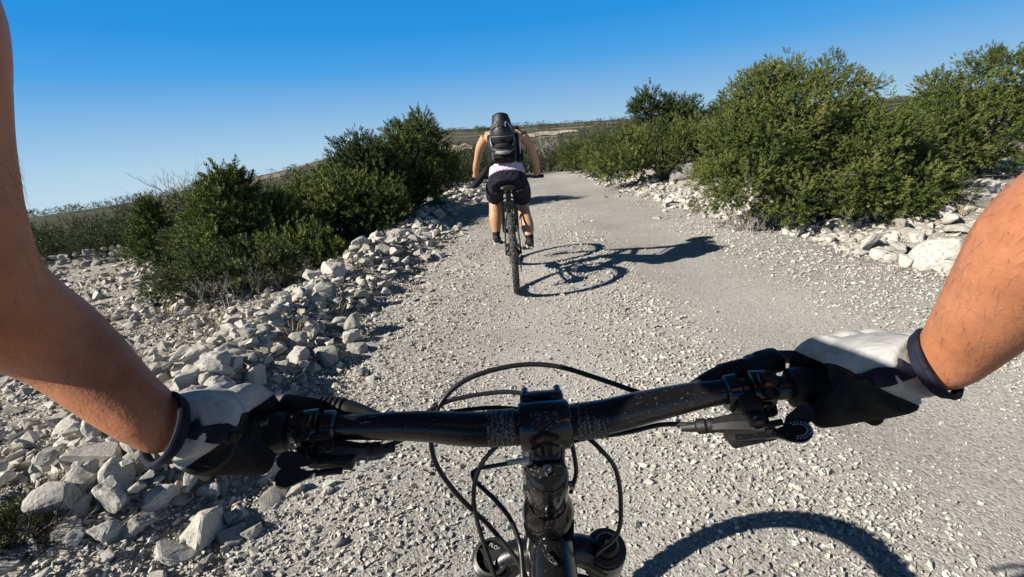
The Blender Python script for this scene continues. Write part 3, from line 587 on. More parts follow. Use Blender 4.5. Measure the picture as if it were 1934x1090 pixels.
db = brush(-1.80, 1.36, 5, 130, .22, .24, 'dark tangled twigs over the low juniper in the lower left corner', mat='darktwig', lean=1.5, r0=.0028)
pt = link('pale_twigs', twigs(15, 6, .26, .18, 2, .0022, 1.3).mesh('pale_twigs', M['twig'], smooth=False), db); pt.location = (.03, -.04, 0)
brush(-5.7, 9.3, 6, 16, 1.75, .6, 'rounded bare grey tree behind the broad green juniper', name='bare_tree', lv=4, r0=.02, lean=.8, cat='tree')
brush(-6.4, 9.8, 7, 14, 1.5, .6, 'lower bare grey tree near the conical juniper', name='bare_tree', lv=4, r0=.018, lean=.8, cat='tree')
brush(-4.2, 12.0, 8, 10, 1.4, .7, 'bare purplish grey tree below the far hill', name='bare_tree', lv=4, r0=.02, lean=.8, cat='tree')
brush(2.6, 30, 9, 16, 2.6, 1.6, 'pale bare thicket on the plain just right of the cyclist', name='bare_tree', lv=4, r0=.04, lean=.8, cat='tree')
brush(-3.3, 11.5, 10, 8, 1.5, .4, 'thin bare branches showing above the left thicket', name='bare_tree', lv=4, r0=.015, lean=.5, cat='tree')
# dry grass tufts between the stones
def grass(seed, n, h):
    r = random.Random(seed); V = []; F = []
    for _ in range(n):
        a = r.uniform(0, 6.28); q = r.random()*.05; b = np.array((math.cos(a)*q, math.sin(a)*q, 0)); l = h*r.uniform(.5, 1); d = np.array((math.cos(a)*r.uniform(.1, .8), math.sin(a)*r.uniform(.1, .8), 1)); d /= np.linalg.norm(d)
        s = np.array((-math.sin(a), math.cos(a), 0))*.0016; k = len(V); m = b+d*l*.6; t = b+d*l+np.array((math.cos(a), math.sin(a), -.5))*l*.15
        V += [b-s, b+s, m+s*.8, m-s*.8, t]; F += [(k, k+1, k+2), (k, k+2, k+3), (k+3, k+2, k+4)]
    return np.array(V), np.array(F)
gt = [grass(i, 26, .14) for i in range(3)]; VV = []; FF = []; base = 0
for _ in range(150):
    sd = random.random(); y = random.uniform(1.2, 8)
    x = xl(y)-random.uniform(.2, 3.2) if sd < .7 else xr(y)+random.uniform(0, 2)
    v, f = random.choice(gt); s = random.uniform(.6, 1.6); VV.append(v*s+np.array((x, y, hz(x, y)))); FF.append(f+base); base += len(v)
tag(link('dry_grass', mesh_np('dry_grass', np.concatenate(VV), np.concatenate(FF), M['drygrass'])), 'thin dry grass tufts growing between the stones', 'grass', kind='stuff')

# ------------------------------------------------------------------ bicycles
def circ(c, r, n, ax='x', ph=0):
    c = np.array(c, float)
    return [c+np.array((0, r*math.cos(2*math.pi*k/n+ph), r*math.sin(2*math.pi*k/n+ph))) for k in range(n)]
def wheel(parent, hub, R0, name, rotor=True, cassette=False, knobs=True, off=None):
    """wheel in the y-z plane: rim carries tyre, spokes, hub"""
    hub = np.array(hub, float); tr = .028; rc = R0-tr
    g = Geo(); n = 64; prof = [(rc-.028, -.012), (rc-.028, .012), (rc-.012, .014), (rc-.012, -.014)]
    g.lathe(prof, hub, (1, 0, 0), n, closed=True); w = g.build(name, M['black'], parent, off)
    g = Geo(); P = [(rc+tr*math.cos(a)*1.0, tr*math.sin(a)) for a in np.linspace(-2.5, 2.5, 12)]
    g.lathe(P, hub, (1, 0, 0), n, closed=True)
    if knobs:
        for k in range(74):
            a = 2*math.pi*k/74
            for (dx, rr, sz) in (((-.009, R0+.001, (.011, .013, .006)), (.009, R0+.001, (.011, .013, .006))) if k % 2 else ((0, R0+.0015, (.012, .014, .006)), (-.022, R0-.009, (.010, .015, .008)), (.022, R0-.009, (.010, .015, .008)))):
                m = Matrix.Rotation(a, 3, 'X') @ Matrix.Rotation(-dx*28 if abs(dx) > .015 else 0, 3, 'Y'); c = Matrix.Rotation(a, 3, 'X') @ Vector((dx, 0, rr)); g.box(Vector(hub)+c, sz, m)
    g.build('tyre', M['tyre'], w, off, angle=30)
    g = Geo()
    for k in range(28):
        a = 2*math.pi*k/28; s = 1 if k % 2 else -1; b = a+.35*(1 if (k//2) % 2 else -1)
        g.tube([hub+np.array((s*.027, .025*math.cos(b), .025*math.sin(b))), hub+np.array((0, (rc-.025)*math.cos(a), (rc-.025)*math.sin(a)))], .0011, 4, cap=False)
    g.build('spokes', M['steel'], w, off)
    g = Geo(); g.lathe([(.012, -.058), (.03, -.034), (.014, -.028), (.014, .028), (.03, .034), (.012, .058)], hub, (1, 0, 0), 16); g.build('hub', M['black'], w, off)
    if rotor:
        g = Geo(); g.lathe([(.078, -.036), (.09, -.036), (.09, -.0345), (.078, -.0345)], hub, (1, 0, 0), 36, closed=True)
        for k in range(6): a = k*1.047; g.tube([hub+np.array((-.0352, .018*math.cos(a), .018*math.sin(a))), hub+np.array((-.0352, .08*math.cos(a+.4), .08*math.sin(a+.4)))], .003, 4)
        g.build('brake_rotor', M['steel'], w, off)
    if cassette:
        g = Geo()
        for k in range(9): r = .025+.005*k+.002*k; g.lathe([(r, .044-k*.0028), (r, .0455-k*.0028)], hub, (1, 0, 0), 30)
        g.build('cassette', M['greymetal'], w, off)
    return w
def bike_body(root, x0, y0, wb, saddle_z, frame_mat, off, crank=0.0, saddle_y=.19):
    """frame, fork, wheels, drive, saddle; x0 centre plane, y0 rear contact, wheelbase wb"""
    P = lambda y, z, x=0: np.array((x0+x, y0+y, z)); RW = .355; bb = P(.44, .335); ht = P(wb-.325, .935); hb = P(wb-.275, .835)
    rh, fh = P(0, RW), P(wb, RW)
    g = Geo()
    g.tube([hb+(0, .006, -.014), ht], [.027, .0265], 18)
    g.tube([ht+(0, -.006, -.028), P(wb-.55, .84), P(.335, .735)], [(.024, .027), (.022, .024), (.018, .018)], 14, 4)
    g.tube([hb+(0, -.004, .02), P(wb-.48, .66), bb], [(.026, .03), (.027, .03), (.026, .024)], 14, 4)
    g.tube([bb, P(.31, .77)], .018, 12); g.tube([bb+(-.045, 0, 0), bb+(.045, 0, 0)], .024, 14)
    for s in (-1, 1):
        g.tube([bb+(s*.03, -.02, .0), P(.2, .33, s*.05), rh+(s*.066, .0, 0)], [.012, .011, .010], 8, 3)
        g.tube([P(.325, .70, s*.014), P(.17, .55, s*.055), rh+(s*.066, 0, 0)], [.009, .009, .008], 8, 3)
    g.tube([P(.16, .545, -.05), P(.16, .545, .05)], .008, 8)
    fr = g.build('frame', frame_mat, root, off, angle=50)
    g = Geo(); g.tube([P(.315, .755), P(saddle_y+.06, saddle_z-.035)], .0155, 12); sp = g.build('seatpost', M['black'], root, off)
    g = Geo(); g.lathe([(.024, -.012), (.024, .012)], P(.314, .765), (0, -.28, .96), 16); g.build('seat_clamp', M['greymetal'], sp, off)
    g = Geo(); sy, szz = saddle_y, saddle_z
    g.tube([P(sy-.125, szz-.005), P(sy-.10, szz), P(sy-.04, szz-.002), P(sy+.05, szz-.006), P(sy+.13, szz-.008), P(sy+.155, szz-.016)], [(.050, .014), (.072, .022), (.06, .022), (.03, .02), (.021, .018), (.012, .012)], 16, 4, up=(0, 0, 1))
    sd = g.build('saddle', M['black'], root, off)
    g = Geo()
    for s in (-1, 1): g.tube([P(sy-.09, szz-.022, s*.03), P(sy-.05, szz-.042, s*.022), P(sy+.05, szz-.042, s*.022), P(sy+.11, szz-.022, s*.012)], .0035, 6, 3)
    g.build('saddle_rail', M['steel'], sd, off)
    # drive
    g = Geo(); g.lathe([(.06, .044), (.068, .044), (.068, .047), (.06, .047)], bb, (1, 0, 0), 34, closed=True)
    for k in range(4): a = k*1.57; g.tube([bb+np.array((.0455, 0, 0)), bb+np.array((.0455, .062*math.cos(a), .062*math.sin(a)))], .006, 6)
    cs = g.build('crankset', M['greymetal'], root, off)
    for s in (-1, 1):
        a = crank+(math.pi if s < 0 else 0); e = bb+np.array((s*.075, .17*math.cos(a), .17*math.sin(a))); g = Geo(); g.tube([bb+np.array((s*.055, 0, 0)), e], [(.012, .016), (.009, .012)], 10); g.build('crank_arm', M['black'], cs, off)
        g = Geo(); c = e+np.array((s*.06, 0, 0)); g.box(c, (.09, .10, .012), bev=.003)
        for px in (-1, 1):
            for py in (-1, 0, 1): g.tube([c+np.array((px*.035, py*.042, -.011)), c+np.array((px*.035, py*.042, .011))], .003, 6)
        g.tube([e, c], .007, 8); g.build('pedal', M['black'], cs, off)
    g = Geo()
    for zz, k in ((.065, 1), (-.062, -1)): g.tube([bb+np.array((.0455, 0, zz)), rh+np.array((.042, 0, .04*k))], (.003), 6)
    g.tube([rh+np.array((.042, 0, -.04)), rh+np.array((.05, .02, -.09)), rh+np.array((.05, .0, -.15))], .003, 6, 3); g.build('chain', M['steel'], cs, off)
    g = Geo(); g.box(rh+np.array((.07, -.005, -.045)), (.025, .035, .05), bev=.005); g.box(rh+np.array((.055, .01, -.11)), (.012, .022, .10), Matrix.Rotation(.15, 3, 'X'), bev=.004); g.lathe([(.02, 0), (.02, .006)], rh+np.array((.052, .02, -.09)), (1, 0, 0), 14); g.lathe([(.02, 0), (.02, .006)], rh+np.array((.052, .0, -.155)), (1, 0, 0), 14)
    g.build('derailleur', M['black'], root, off)
    # fork
    g = Geo(); g.tube([hb+(-.07, .008, -.022), hb+(-.035, .01, -.002), hb+(0, .0, .0), hb+(.035, .01, -.002), hb+(.07, .008, -.022)], [(.018, .022), (.018, .019), (.02, .018), (.018, .019), (.018, .022)], 12, 3, up=(0, .4, .9))
    for s in (-1, 1): g.lathe([(.0235, -.045), (.0245, -.02), (.0245, .012), (.022, .014)], hb+np.array((s*.07, .012, -.012)), (0, -.42, .91), 22)
    fk = g.build('fork', M['bar'], root, off)
    for s in (-1, 1):
        t = hb+np.array((s*.07, .012, -.02)); e = fh+np.array((s*.07, -.03, .0)); m = t+(e-t)*.42
        g = Geo(); g.tube([t, m], .0175, 16); g.build('stanchion', M['bar_gloss'], fk, off)
        g = Geo(); g.tube([m, e+(t-e)*.1, e], [.0215, .021, .018], 16, 3); g.tube([e+(t-e)*.06, fh+np.array((s*.062, 0, 0))], [.02, .014], 10); g.build('lower_leg', M['black'], fk, off)
    g = Geo(); p0 = hb+(fh-hb)*.36; g.tube([p0+(-.07, -.01, -.02), p0+(-.06, -.045, .06), p0+(0, -.055, .085), p0+(.06, -.045, .06), p0+(.07, -.01, -.02)], .010, 8, 3); g.build('brake_arch', M['black'], fk, off)
    wheel(root, rh, RW, 'rear_wheel', cassette=True, off=off); wheel(root, fh, RW, 'front_wheel', off=off)
    return fr, fk, ht, hb
# ---- the rider's own bike, cockpit in view
X0 = .018; ROOT = Vector((X0, -.46, 0))
own = empty('mountain_bike', ROOT); tag(own, 'worn black mountain bike ridden by the viewer, handlebar across the picture', 'bicycle')
fr, fk, ht, hb = bike_body(own, X0, -.46, 1.185, .985, M['bar_gloss'], ROOT, crank=.15)
AXD = np.array((0, -.42, .908)); AXD /= np.linalg.norm(AXD)
def bd(g, name, mat, parent, **k): return g.build(name, M[mat], parent, ROOT, **k)
BAR = [(-.322, .3765, 1.0805), (-.23, .391, 1.0755), (-.174, .394, 1.073), (-.10, .396, 1.066), (-.045, .395, 1.058), (.02, .394, 1.057), (.08, .395, 1.060), (.137, .396, 1.069), (.19, .391, 1.0785), (.257, .386, 1.080), (.352, .3742, 1.0848)]
BR = [.0111, .0111, .0116, .0142, .0165, .0168, .0165, .0142, .0118, .0111, .0111]
g = Geo(); g.tube(BAR, BR, 22, 6); hbar = bd(g, 'handlebar', 'bar', own, angle=60)
# scuffed clamp zones, each side of the stem
for xa, xb in ((-.034, -.008), (.050, .078)):
    g = Geo(); k = 9; g.tube([(xa+(xb-xa)*i/k, .3945, 1.0575) for i in range(k+1)], [.0175 if i % 2 else .0171 for i in range(k+1)], 24); bd(g, 'knurled_sleeve', 'knurl', hbar, angle=20)
g = Geo(); g.tube([(.084, .3953, 1.0606), (.11, .396, 1.0648), (.137, .3962, 1.0692), (.165, .3945, 1.0745)], [.0163, .0158, .0148, .0132], 20, 4); bd(g, 'clear_film', 'bar_gloss', hbar, angle=60)
# stem
st0 = np.array((X0, .371, 1.012)); clamp = np.array((X0+.002, .394, 1.057))
g = Geo()
g.tube([clamp+(-.024, 0, 0), clamp+(-.021, 0, 0), clamp+(.021, 0, 0), clamp+(.024, 0, 0)], [.021, .0235, .0235, .021], 26)
g.tube([clamp+(0, -.004, -.006), clamp+(0, -.010, -.026), st0+(0, .006, -.014)], [(.0225, .019), (.0175, .015), (.0185, .014)], 18, 4, up=(0, .9, .4))
g.tube([st0-AXD*.030, st0-AXD*.027, st0+AXD*.012, st0+AXD*.015], [.0185, .0200, .0200, .0185], 26)
stem = bd(g, 'stem', 'bar_gloss', own, angle=50)
g = Geo(); g.tube([clamp+(-.0215, .0, .0), clamp+(.0215, .0, .0)], .0205, 22)
g.box(clamp+(0, .018, .006), (.043, .016, .036), Matrix.Rotation(-.3, 3, 'X'), bev=.004)
fp = bd(g, 'face_plate', 'bar_gloss', stem)
for sx_ in (-1, 1):
    for sz_ in (-1, 1): g = Geo(); g.lathe([(.0036, 0), (.0036, .006)], clamp+np.array((sx_*.016, .02+.004*sz_, .004+.017*sz_)), (0, .95, .3), 10); bd(g, 'bolt', 'steel', fp)
g = Geo()
for k in range(2):
    s = -1 if k == 0 else 1; g.lathe([(.0042, 0), (.0042, .004)], st0+np.array((s*.0195, -.004, -.004)), (s, 0, .1), 10)
bd(g, 'pinch_bolt', 'steel', stem)
for c, sz, rot in ((clamp+np.array((0, -.017, .0155)), (.026, .017, .004), .70), (clamp+np.array((-.001, -.020, -.018)), (.024, .011, .005), .9)):
    g = Geo(); g.box(c, sz, Matrix.Rotation(rot, 3, 'X'), bev=.0015); bd(g, 'scuff_patch', 'tape', stem)
g = Geo(); g.lathe([(.0178, 0), (.0182, .004), (.0150, .0075), (.006, .0078), (.0055, .0045), (.001, .0045)], st0+AXD*.014, AXD, 28); tcap = bd(g, 'top_cap', 'bar_gloss', own)
g = Geo(); g.lathe([(.0048, 0), (.0048, .004), (.0028, .004), (.0026, .001)], st0+AXD*.0185, AXD, 14); bd(g, 'bolt', 'steel', tcap)
for s in (-1, 1):
    g = Geo(); g.plate([(-.0105, -.004), (-.004, -.0055), (.006, -.004), (.0105, .003), (.004, .0055), (-.007, .004)], .0012, st0+AXD*.0215+np.array((s*.0098, -.001 if s < 0 else .004, 0)), (.55*s, .6, .25), np.cross(AXD, (.55*s, .6, .25))); bd(g, 'torn_sticker', 'tape', tcap)
g = Geo(); g.lathe([(.0180, -.036), (.0180, -.0305)], st0, AXD, 26); g.lathe([(.0176, -.0365), (.0178, -.045)], st0, AXD, 26); bd(g, 'spacer', 'bar_gloss', own)
g = Geo(); g.lathe([(.0262, -.073), (.0268, -.066), (.0235, -.052), (.0185, -.045)], st0, AXD, 30); bd(g, 'headset_cover', 'bar_gloss', own)
g = Geo(); q = np.array((X0+.004, .352, .905)); g.plate([(-.009, .004), (-.003, .0065), (.004, .002), (.009, -.003), (.006, -.005), (.0, -.002)], .001, (X0-.004, .362, .929), (1, -.25, -.3), (0, .9, .43)); bd(g, 'paint_chip', 'tape', fr)
# fork top caps
kl = hb+np.array((-.07, .012, -.012)); kr = hb+np.array((.07, .012, -.012)); FA = np.array((0, -.42, .91))
g = Geo(); g.lathe([(.0215, .012), (.0215, .019), (.0185, .020), (.0180, .013), (.001, .013)], kl, FA, 30); a1 = bd(g, 'air_cap', 'greymetal', fk)
g = Geo(); xa = Vector((1, 0, 0)); ya = Vector(np.cross(FA, (1, 0, 0)))
g.plate([(.019*math.cos(a)*(1 if i % 2 == 0 else .36), .019*math.sin(a)*(1 if i % 2 == 0 else .36)) for i, a in enumerate(np.arange(6)*math.pi/3+.45)], .006, kl+FA*.016, xa, ya); bd(g, 'star_knob', 'black', a1)
g = Geo(); g.lathe([(.0225, .012), (.0225, .017), (.0150, .018), (.0150, .016), (.001, .016)], kr, FA, 30); a2 = bd(g, 'damper_cap', 'greymetal', fk)
g = Geo(); g.lathe([(.0140, .016), (.0145, .026), (.0115, .030), (.006, .031), (.006, .027), (.001, .027)], kr, FA, 18); dk = bd(g, 'dial', 'black', a2)
g = Geo(); g.lathe([(.0032, .028), (.0032, .033)], kr, FA, 12); bd(g, 'bolt', 'steel', dk)
def text(body, size, loc, xa, ya, mat, parent, name='lettering'):
    cu = bpy.data.curves.new(name, 'FONT'); cu.body = body; cu.size = size; cu.align_x = 'CENTER'; cu.align_y = 'CENTER'; cu.extrude = .0001
    t = bpy.data.objects.new('tmp', cu); col.objects.link(t); dg = bpy.context.evaluated_depsgraph_get(); dg.update(); me = bpy.data.meshes.new_from_object(t.evaluated_get(dg)); bpy.data.objects.remove(t)
    x, y = Vector(xa).normalized(), Vector(ya).normalized(); m = Matrix((x, y, x.cross(y))).transposed(); o = Vector(loc)-ROOT
    for v in me.vertices: v.co = m@v.co+o
    me.materials.clear(); me.materials.append(mat); return link(name, me, parent)
text('FLOAT', .0062, kl+FA*.0205+np.array((.006, .011, 0)), (.85, -.45, -.2), Vector(np.cross(FA, (.85, -.45, -.2))), M['print'], a1)
text('air', .0075, kl+FA*.0205+np.array((.002, -.011, 0)), (.9, .3, .14), Vector(np.cross(FA, (.9, .3, .14))), M['print'], a1)
# grips
for s, pin, pout in ((-1, BAR[1], BAR[0]), (1, BAR[9], BAR[10])):
    pin, pout = np.array(pin), np.array(pout); d = pout-pin; d = d/np.linalg.norm(d); pin = pin-d*.004
    g = Geo(); n = 36; LG = np.linalg.norm(pout-pin); g.tube([pin+d*(.012+(LG-.012)*i/n) for i in range(n+1)], [.0160+(.0011 if i % 2 else 0) for i in range(n+1)], 26); gr = bd(g, 'grip', 'rubber', own, angle=25)
    g = Geo(); g.lathe([(.0145, -.006), (.0178, -.004), (.0183, .004), (.0178, .012), (.0168, .013)], pin, d, 28); bd(g, 'lock_ring', 'black', gr)
    g = Geo(); g.lathe([(.0172, .0132), (.0172, .022)], pin, d, 28); bd(g, 'collar', 'greymetal' if s < 0 else 'black', gr)
    if s < 0: text('oi', .009, pin+d*.008+np.array((0, -.009, .0164)), (.9, 0, .05), (0, .85, .5), M['print'], gr)
    g = Geo(); g.lathe([(.0165, LG-.001), (.0165, LG+.003), (.010, LG+.006)], pin, d, 22); bd(g, 'end_plug', 'black', gr)
# brake levers: clamp, master cylinder ahead of the bar, blade
for s in (-1, 1):
    c = np.array((-.2, .3935, 1.0743)) if s < 0 else np.array((.221, .389, 1.0788)); ax = np.array((s*1., -.12, .03)); ax /= np.linalg.norm(ax)
    g = Geo(); g.lathe([(.0155, -.011), (.0185, -.009), (.0185, .009), (.0155, .011)], c, ax, 24)
    g.box(c+np.array((0, -.012, .014)), (.018, .016, .013), Matrix.Rotation(.7, 3, 'X'), bev=.003); g.box(c+np.array((0, -.014, -.012)), (.017, .013, .012), Matrix.Rotation(-.6, 3, 'X'), bev=.003)
    bl = bd(g, 'brake_lever', 'bar_gloss', own)
    for q, r in ((np.array((0, -.0105, .0195)), .0052), (np.array((.0, -.0205, .009)), .0062), (np.array((.0, -.0215, -.010)), .0048)):
        g = Geo(); a = np.array((0, -.75, .65)); g.lathe([(r, -.004), (r, .004), (r*.55, .004), (r*.5, .001)], c+q, a, 14); bd(g, 'bolt', 'black', bl)
    e0 = c+np.array((-s*.040, .020, .003)); e1 = c+np.array((.0, .026, .006)); e2 = c+np.array((s*.020, .030, .008))
    g = Geo(); g.tube([e0+np.array((-s*.022, -.004, -.006)), e0, e0+(e1-e0)*.3, e1, e2], [.004, .0075, .0105, .0115, .0118], 14, 3); g.box(e2+np.array((s*.004, 0, .004)), (.026, .024, .020), Matrix.Rotation(-s*.2, 3, 'Y'), bev=.006)
    for k in range(5): p = e0+(e2-e0)*(.28+.09*k); g.lathe([(.0122, -.0014), (.0122, .0014)], p, e2-e0, 16)
    bd(g, 'master_cylinder', 'black', bl, angle=35)
    g = Geo(); p = e2+np.array((-s*.005, .02, -.004)); g.tube([e2, p, p+np.array((s*.04, .014, -.006)), p+np.array((s*.085, .010, -.010)), p+np.array((s*.10, .014, -.012))], [.006, .006, (.005, .007), (.005, .007), (.004, .006)], 10, 3); bd(g, 'lever_blade', 'black', bl)
# shifter pods under the bar with two thumb paddles each
def paddle(pts, w, name, parent, dimples=False):
    pts = [np.array(p) for p in pts]; g = Geo(); n = np.array((0, -.62, .78))
    g.tube([pts[0], pts[1]], [(.0035, .0028), (.0032, .0026)], 8); d = pts[3]-pts[1]; L_ = np.linalg.norm(d); d /= L_; sd = np.cross(n, d)
    poly = [(-.002, -.003), (.25*L_, -w*.35), (.55*L_, -w*.85), (.85*L_, -w), (1.08*L_, -w*.72), (1.18*L_, -w*.1), (1.10*L_, w*.62), (.85*L_, w*.8), (.5*L_, w*.55), (.2*L_, .003)]
    pc = catmull([np.array(q) for q in poly], 3); g.plate([tuple(q) for q in pc], .0034, pts[1], d, sd); o = bd(g, name, 'bar_gloss' if dimples else 'black', parent, angle=30)
    if dimples:
        g = Geo()
        for a in np.linspace(-1.9, 1.9, 15):
            for rr in (.62, .86): g.blob(pts[1]+d*(.80*L_+math.cos(a)*rr*.38*L_)+sd*math.sin(a)*rr*w*.85+n*.0017, (.00085, .00085, .0008), 8)
        bd(g, 'grip_dimples', 'steel', o)
    return o
for s, bR, clampc, p1, p2 in ((1, [(.174, .377, 1.053), (.189, .370, 1.058), (.212, .362, 1.060)], (.196, .3905, 1.0775), [(.207, .357, 1.062), (.223, .351, 1.069), (.236, .349, 1.075), (.242, .349, 1.079)], [(.184, .353, 1.055), (.206, .344, 1.062), (.222, .340, 1.067), (.234, .338, 1.069)]),
                              (-1, [(-.151, .387, 1.051), (-.164, .381, 1.056), (-.189, .379, 1.063)], (-.182, .394, 1.073), [(-.164, .370, 1.054), (-.186, .364, 1.058), (-.200, .360, 1.063), (-.213, .359, 1.066)], [(-.163, .358, 1.052), (-.185, .353, 1.055), (-.198, .348, 1.056), (-.211, .346, 1.057)])):
    bR = [np.array(q) for q in bR]; g = Geo()
    g.tube(bR, [(.0075, .006), (.0095, .0085), (.0105, .0100)], 8, 2); m = bR[1]; g.box((bR[1]+bR[2])/2+np.array((0, -.005, -.006)), (.042, .022, .012), Matrix.Rotation(-.15*s, 3, 'Y'), bev=.004)
    g.box(bR[2]*.5+np.array(clampc)*.5, (.020, .018, .030), Matrix.Rotation(.5, 3, 'X'), bev=.004)
    sh = bd(g, 'shifter', 'black', own, angle=35)
    g = Geo(); g.lathe([(.0150, -.007), (.0172, -.005), (.0172, .005), (.0150, .007)], clampc, (s, -.05, .1), 24); bd(g, 'clamp_band', 'bar_gloss', sh)
    g = Geo(); a = bR[0]-bR[1]; a /= np.linalg.norm(a); g.lathe([(.0066, -.002), (.0072, .0), (.0072, .003), (.0058, .0045), (.0072, .006), (.0072, .013), (.0050, .015), (.0036, .028)], bR[0], a, 16); bd(g, 'barrel_adjuster', 'black', sh)
    g = Geo(); g.box((bR[1]+bR[2])/2+np.array((s*.004, -.009, .010)), (.018, .012, .004), Matrix.Rotation(.6, 3, 'X'), bev=.0015); bd(g, 'indicator_window', 'bar_gloss', sh)
    paddle(p1, .0085, 'thumb_paddle', sh); paddle(p2, .0100, 'thumb_paddle', sh, s > 0)
# cables and hoses
CB = [([(.18, .405, 1.070), (.158, .400, 1.062), (.129, .417, 1.064), (.082, .446, 1.073), (.04, .46, 1.084), (0, .462, 1.088), (-.045, .455, 1.084), (-.074, .446, 1.072), (-.091, .435, 1.052), (-.096, .422, 1.029), (-.091, .414, 1.003), (-.072, .412, .965), (-.043, .414, .919), (-.012, .387, .884), (0, .36, .83)], .0027),
      ([(-.15, .391, 1.048), (-.12, .406, 1.046), (-.102, .43, 1.056), (-.075, .443, 1.063), (-.03, .445, 1.067), (.003, .44, 1.065), (.028, .43, 1.045), (.058, .418, 1.028), (.078, .409, 1.010), (.091, .408, .986), (.096, .411, .943), (.092, .413, .899), (.074, .44, .845), (.07, .50, .75)], .0024),
      ([(-.17, .40, 1.065), (-.131, .411, 1.047), (-.083, .424, 1.058), (-.057, .424, 1.062), (-.024, .420, 1.064), (.012, .428, 1.052)], .0024),
      ([(.162, .384, 1.050), (.133, .396, 1.045), (.098, .402, 1.035), (.049, .418, 1.019), (.003, .431, .992), (-.05, .446, .974), (-.061, .447, .968)], .0024),
      ([(.0, .42, 1.034), (-.016, .412, 1.034), (-.036, .409, 1.02), (-.049, .413, .999), (-.058, .414, .97), (-.057, .408, .934), (-.043, .387, .883), (-.03, .36, .83)], .0024),
      ([(-.061, .447, .970), (-.058, .438, .964), (-.037, .419, .953), (-.022, .404, .940), (-.014, .388, .921), (-.013, .362, .905), (-.012, .33, .88)], .0026),
      ([(.046, .405, 1.029), (.049, .408, 1.006), (.050, .412, .984), (.044, .414, .959)], .0024)]
for P_, r in CB: g = Geo(); g.tube(P_, r, 10, 6); bd(g, 'cable', 'cable', own, angle=60)
g = Geo(); g.tube([(.03, .4235, 1.0055), (.003, .431, .992), (-.02, .4375, .985)], .0027, 10, 4); bd(g, 'cable_marking', 'print', own)

# ------------------------------------------------------------------ people
from mathutils.bvhtree import BVHTree
def skin_mat(name, c1, c2, c3):
    m, t, b = newmat(name); o = coords(t)
    n = nn(t, 'ShaderNodeTexNoise'); n.inputs['Scale'].default_value = 24; n.inputs['Detail'].default_value = 9; n.inputs['Roughness'].default_value = .68; t.links.new(o, n.inputs['Vector'])
    n2 = nn(t, 'ShaderNodeTexNoise'); n2.inputs['Scale'].default_value = 900; n2.inputs['Detail'].default_value = 2; t.links.new(o, n2.inputs['Vector'])
    v = nn(t, 'ShaderNodeTexVoronoi'); v.inputs['Scale'].default_value = 420; t.links.new(o, v.inputs['Vector'])
    r = ramp(t, [(.3, c1), (.5, c2), (.7, c3)]); t.links.new(n.outputs[0], r.inputs[0]); t.links.new(r.outputs[0], b.inputs['Base Color'])
    b.inputs['Roughness'].default_value = .48; b.inputs['Specular IOR Level'].default_value = .35; b.inputs['Subsurface Weight'].default_value = .12
    b.inputs['Subsurface Radius'].default_value = (.012, .004, .002); b.inputs['Subsurface Scale'].default_value = .6
    a = nn(t, 'ShaderNodeMath', operation='ADD'); t.links.new(n2.outputs[0], a.inputs[0]); t.links.new(v.outputs['Distance'], a.inputs[1]); st = nn(t, 'ShaderNodeTexNoise'); st.inputs['Scale'].default_value = 38; st.inputs['Detail'].default_value = 3; st.inputs['Distortion'].default_value = 1.5; t.links.new(o, st.inputs['Vector'])
    ab = nn(t, 'ShaderNodeMath', operation='MULTIPLY_ADD'); ab.inputs[1].default_value = 2.2; ak = nn(t, 'ShaderNodeMath', operation='MULTIPLY'); ak.inputs[1].default_value = .35; t.links.new(a.outputs[0], ak.inputs[0]); t.links.new(st.outputs[0], ab.inputs[0]); t.links.new(ak.outputs[0], ab.inputs[2])
    bump(t, b, ab.outputs[0], .16, .0022); return m
M['skin'] = skin_mat('tanned_skin', (.30, .115, .054), (.40, .162, .080), (.48, .205, .110))
M['skin2'] = skin_mat('cyclist_skin', (.42, .225, .125), (.47, .26, .15), (.51, .29, .17))
def cloth(name, c1, c2, scale=40, weave=900, bs=.25, rough=.85, fold=0, bd_=.0012):
    m, t, b = newmat(name); o = coords(t)
    n = nn(t, 'ShaderNodeTexNoise'); n.inputs['Scale'].default_value = scale; n.inputs['Detail'].default_value = 5; t.links.new(o, n.inputs['Vector'])
    w = nn(t, 'ShaderNodeTexNoise'); w.inputs['Scale'].default_value = weave; t.links.new(o, w.inputs['Vector'])
    r = ramp(t, [(.38, c1), (.62, c2)]); t.links.new(n.outputs[0], r.inputs[0]); t.links.new(r.outputs[0], b.inputs['Base Color']); b.inputs['Roughness'].default_value = rough; b.inputs['Specular IOR Level'].default_value = .2
    h = w.outputs[0]
    if fold:
        f_ = nn(t, 'ShaderNodeTexNoise'); f_.inputs['Scale'].default_value = fold; f_.inputs['Detail'].default_value = 2; f_.inputs['Distortion'].default_value = 1.2; t.links.new(o, f_.inputs['Vector'])
        a = nn(t, 'ShaderNodeMath', operation='MULTIPLY_ADD'); a.inputs[1].default_value = 9; t.links.new(f_.outputs[0], a.inputs[0]); t.links.new(w.outputs[0], a.inputs[2]); h = a.outputs[0]
    bump(t, b, h, bs, bd_); return m
M['glove'] = cloth('white_glove_fabric', (.31, .307, .297), (.44, .437, .427), 32, 1400, .35, fold=60)
M['suede'] = cloth('black_suede', (.012, .0115, .010), (.026, .025, .022), 70, 1500, .4, .95)
M['neoprene'] = cloth('navy_neoprene', (.008, .009, .018), (.017, .019, .034), 80, 1200, .3)
M['shorts'] = cloth('dark_shorts', (.010, .010, .018), (.020, .020, .034), 12, 500, .7, fold=20, bd_=.006)
M['top'] = cloth('pale_top', (.60, .44, .54), (.72, .60, .68), 9, 500, .7, fold=24, bd_=.005)
M['pack'] = cloth('grey_pack_fabric', (.022, .026, .027), (.06, .066, .066), 14, 400, .3)
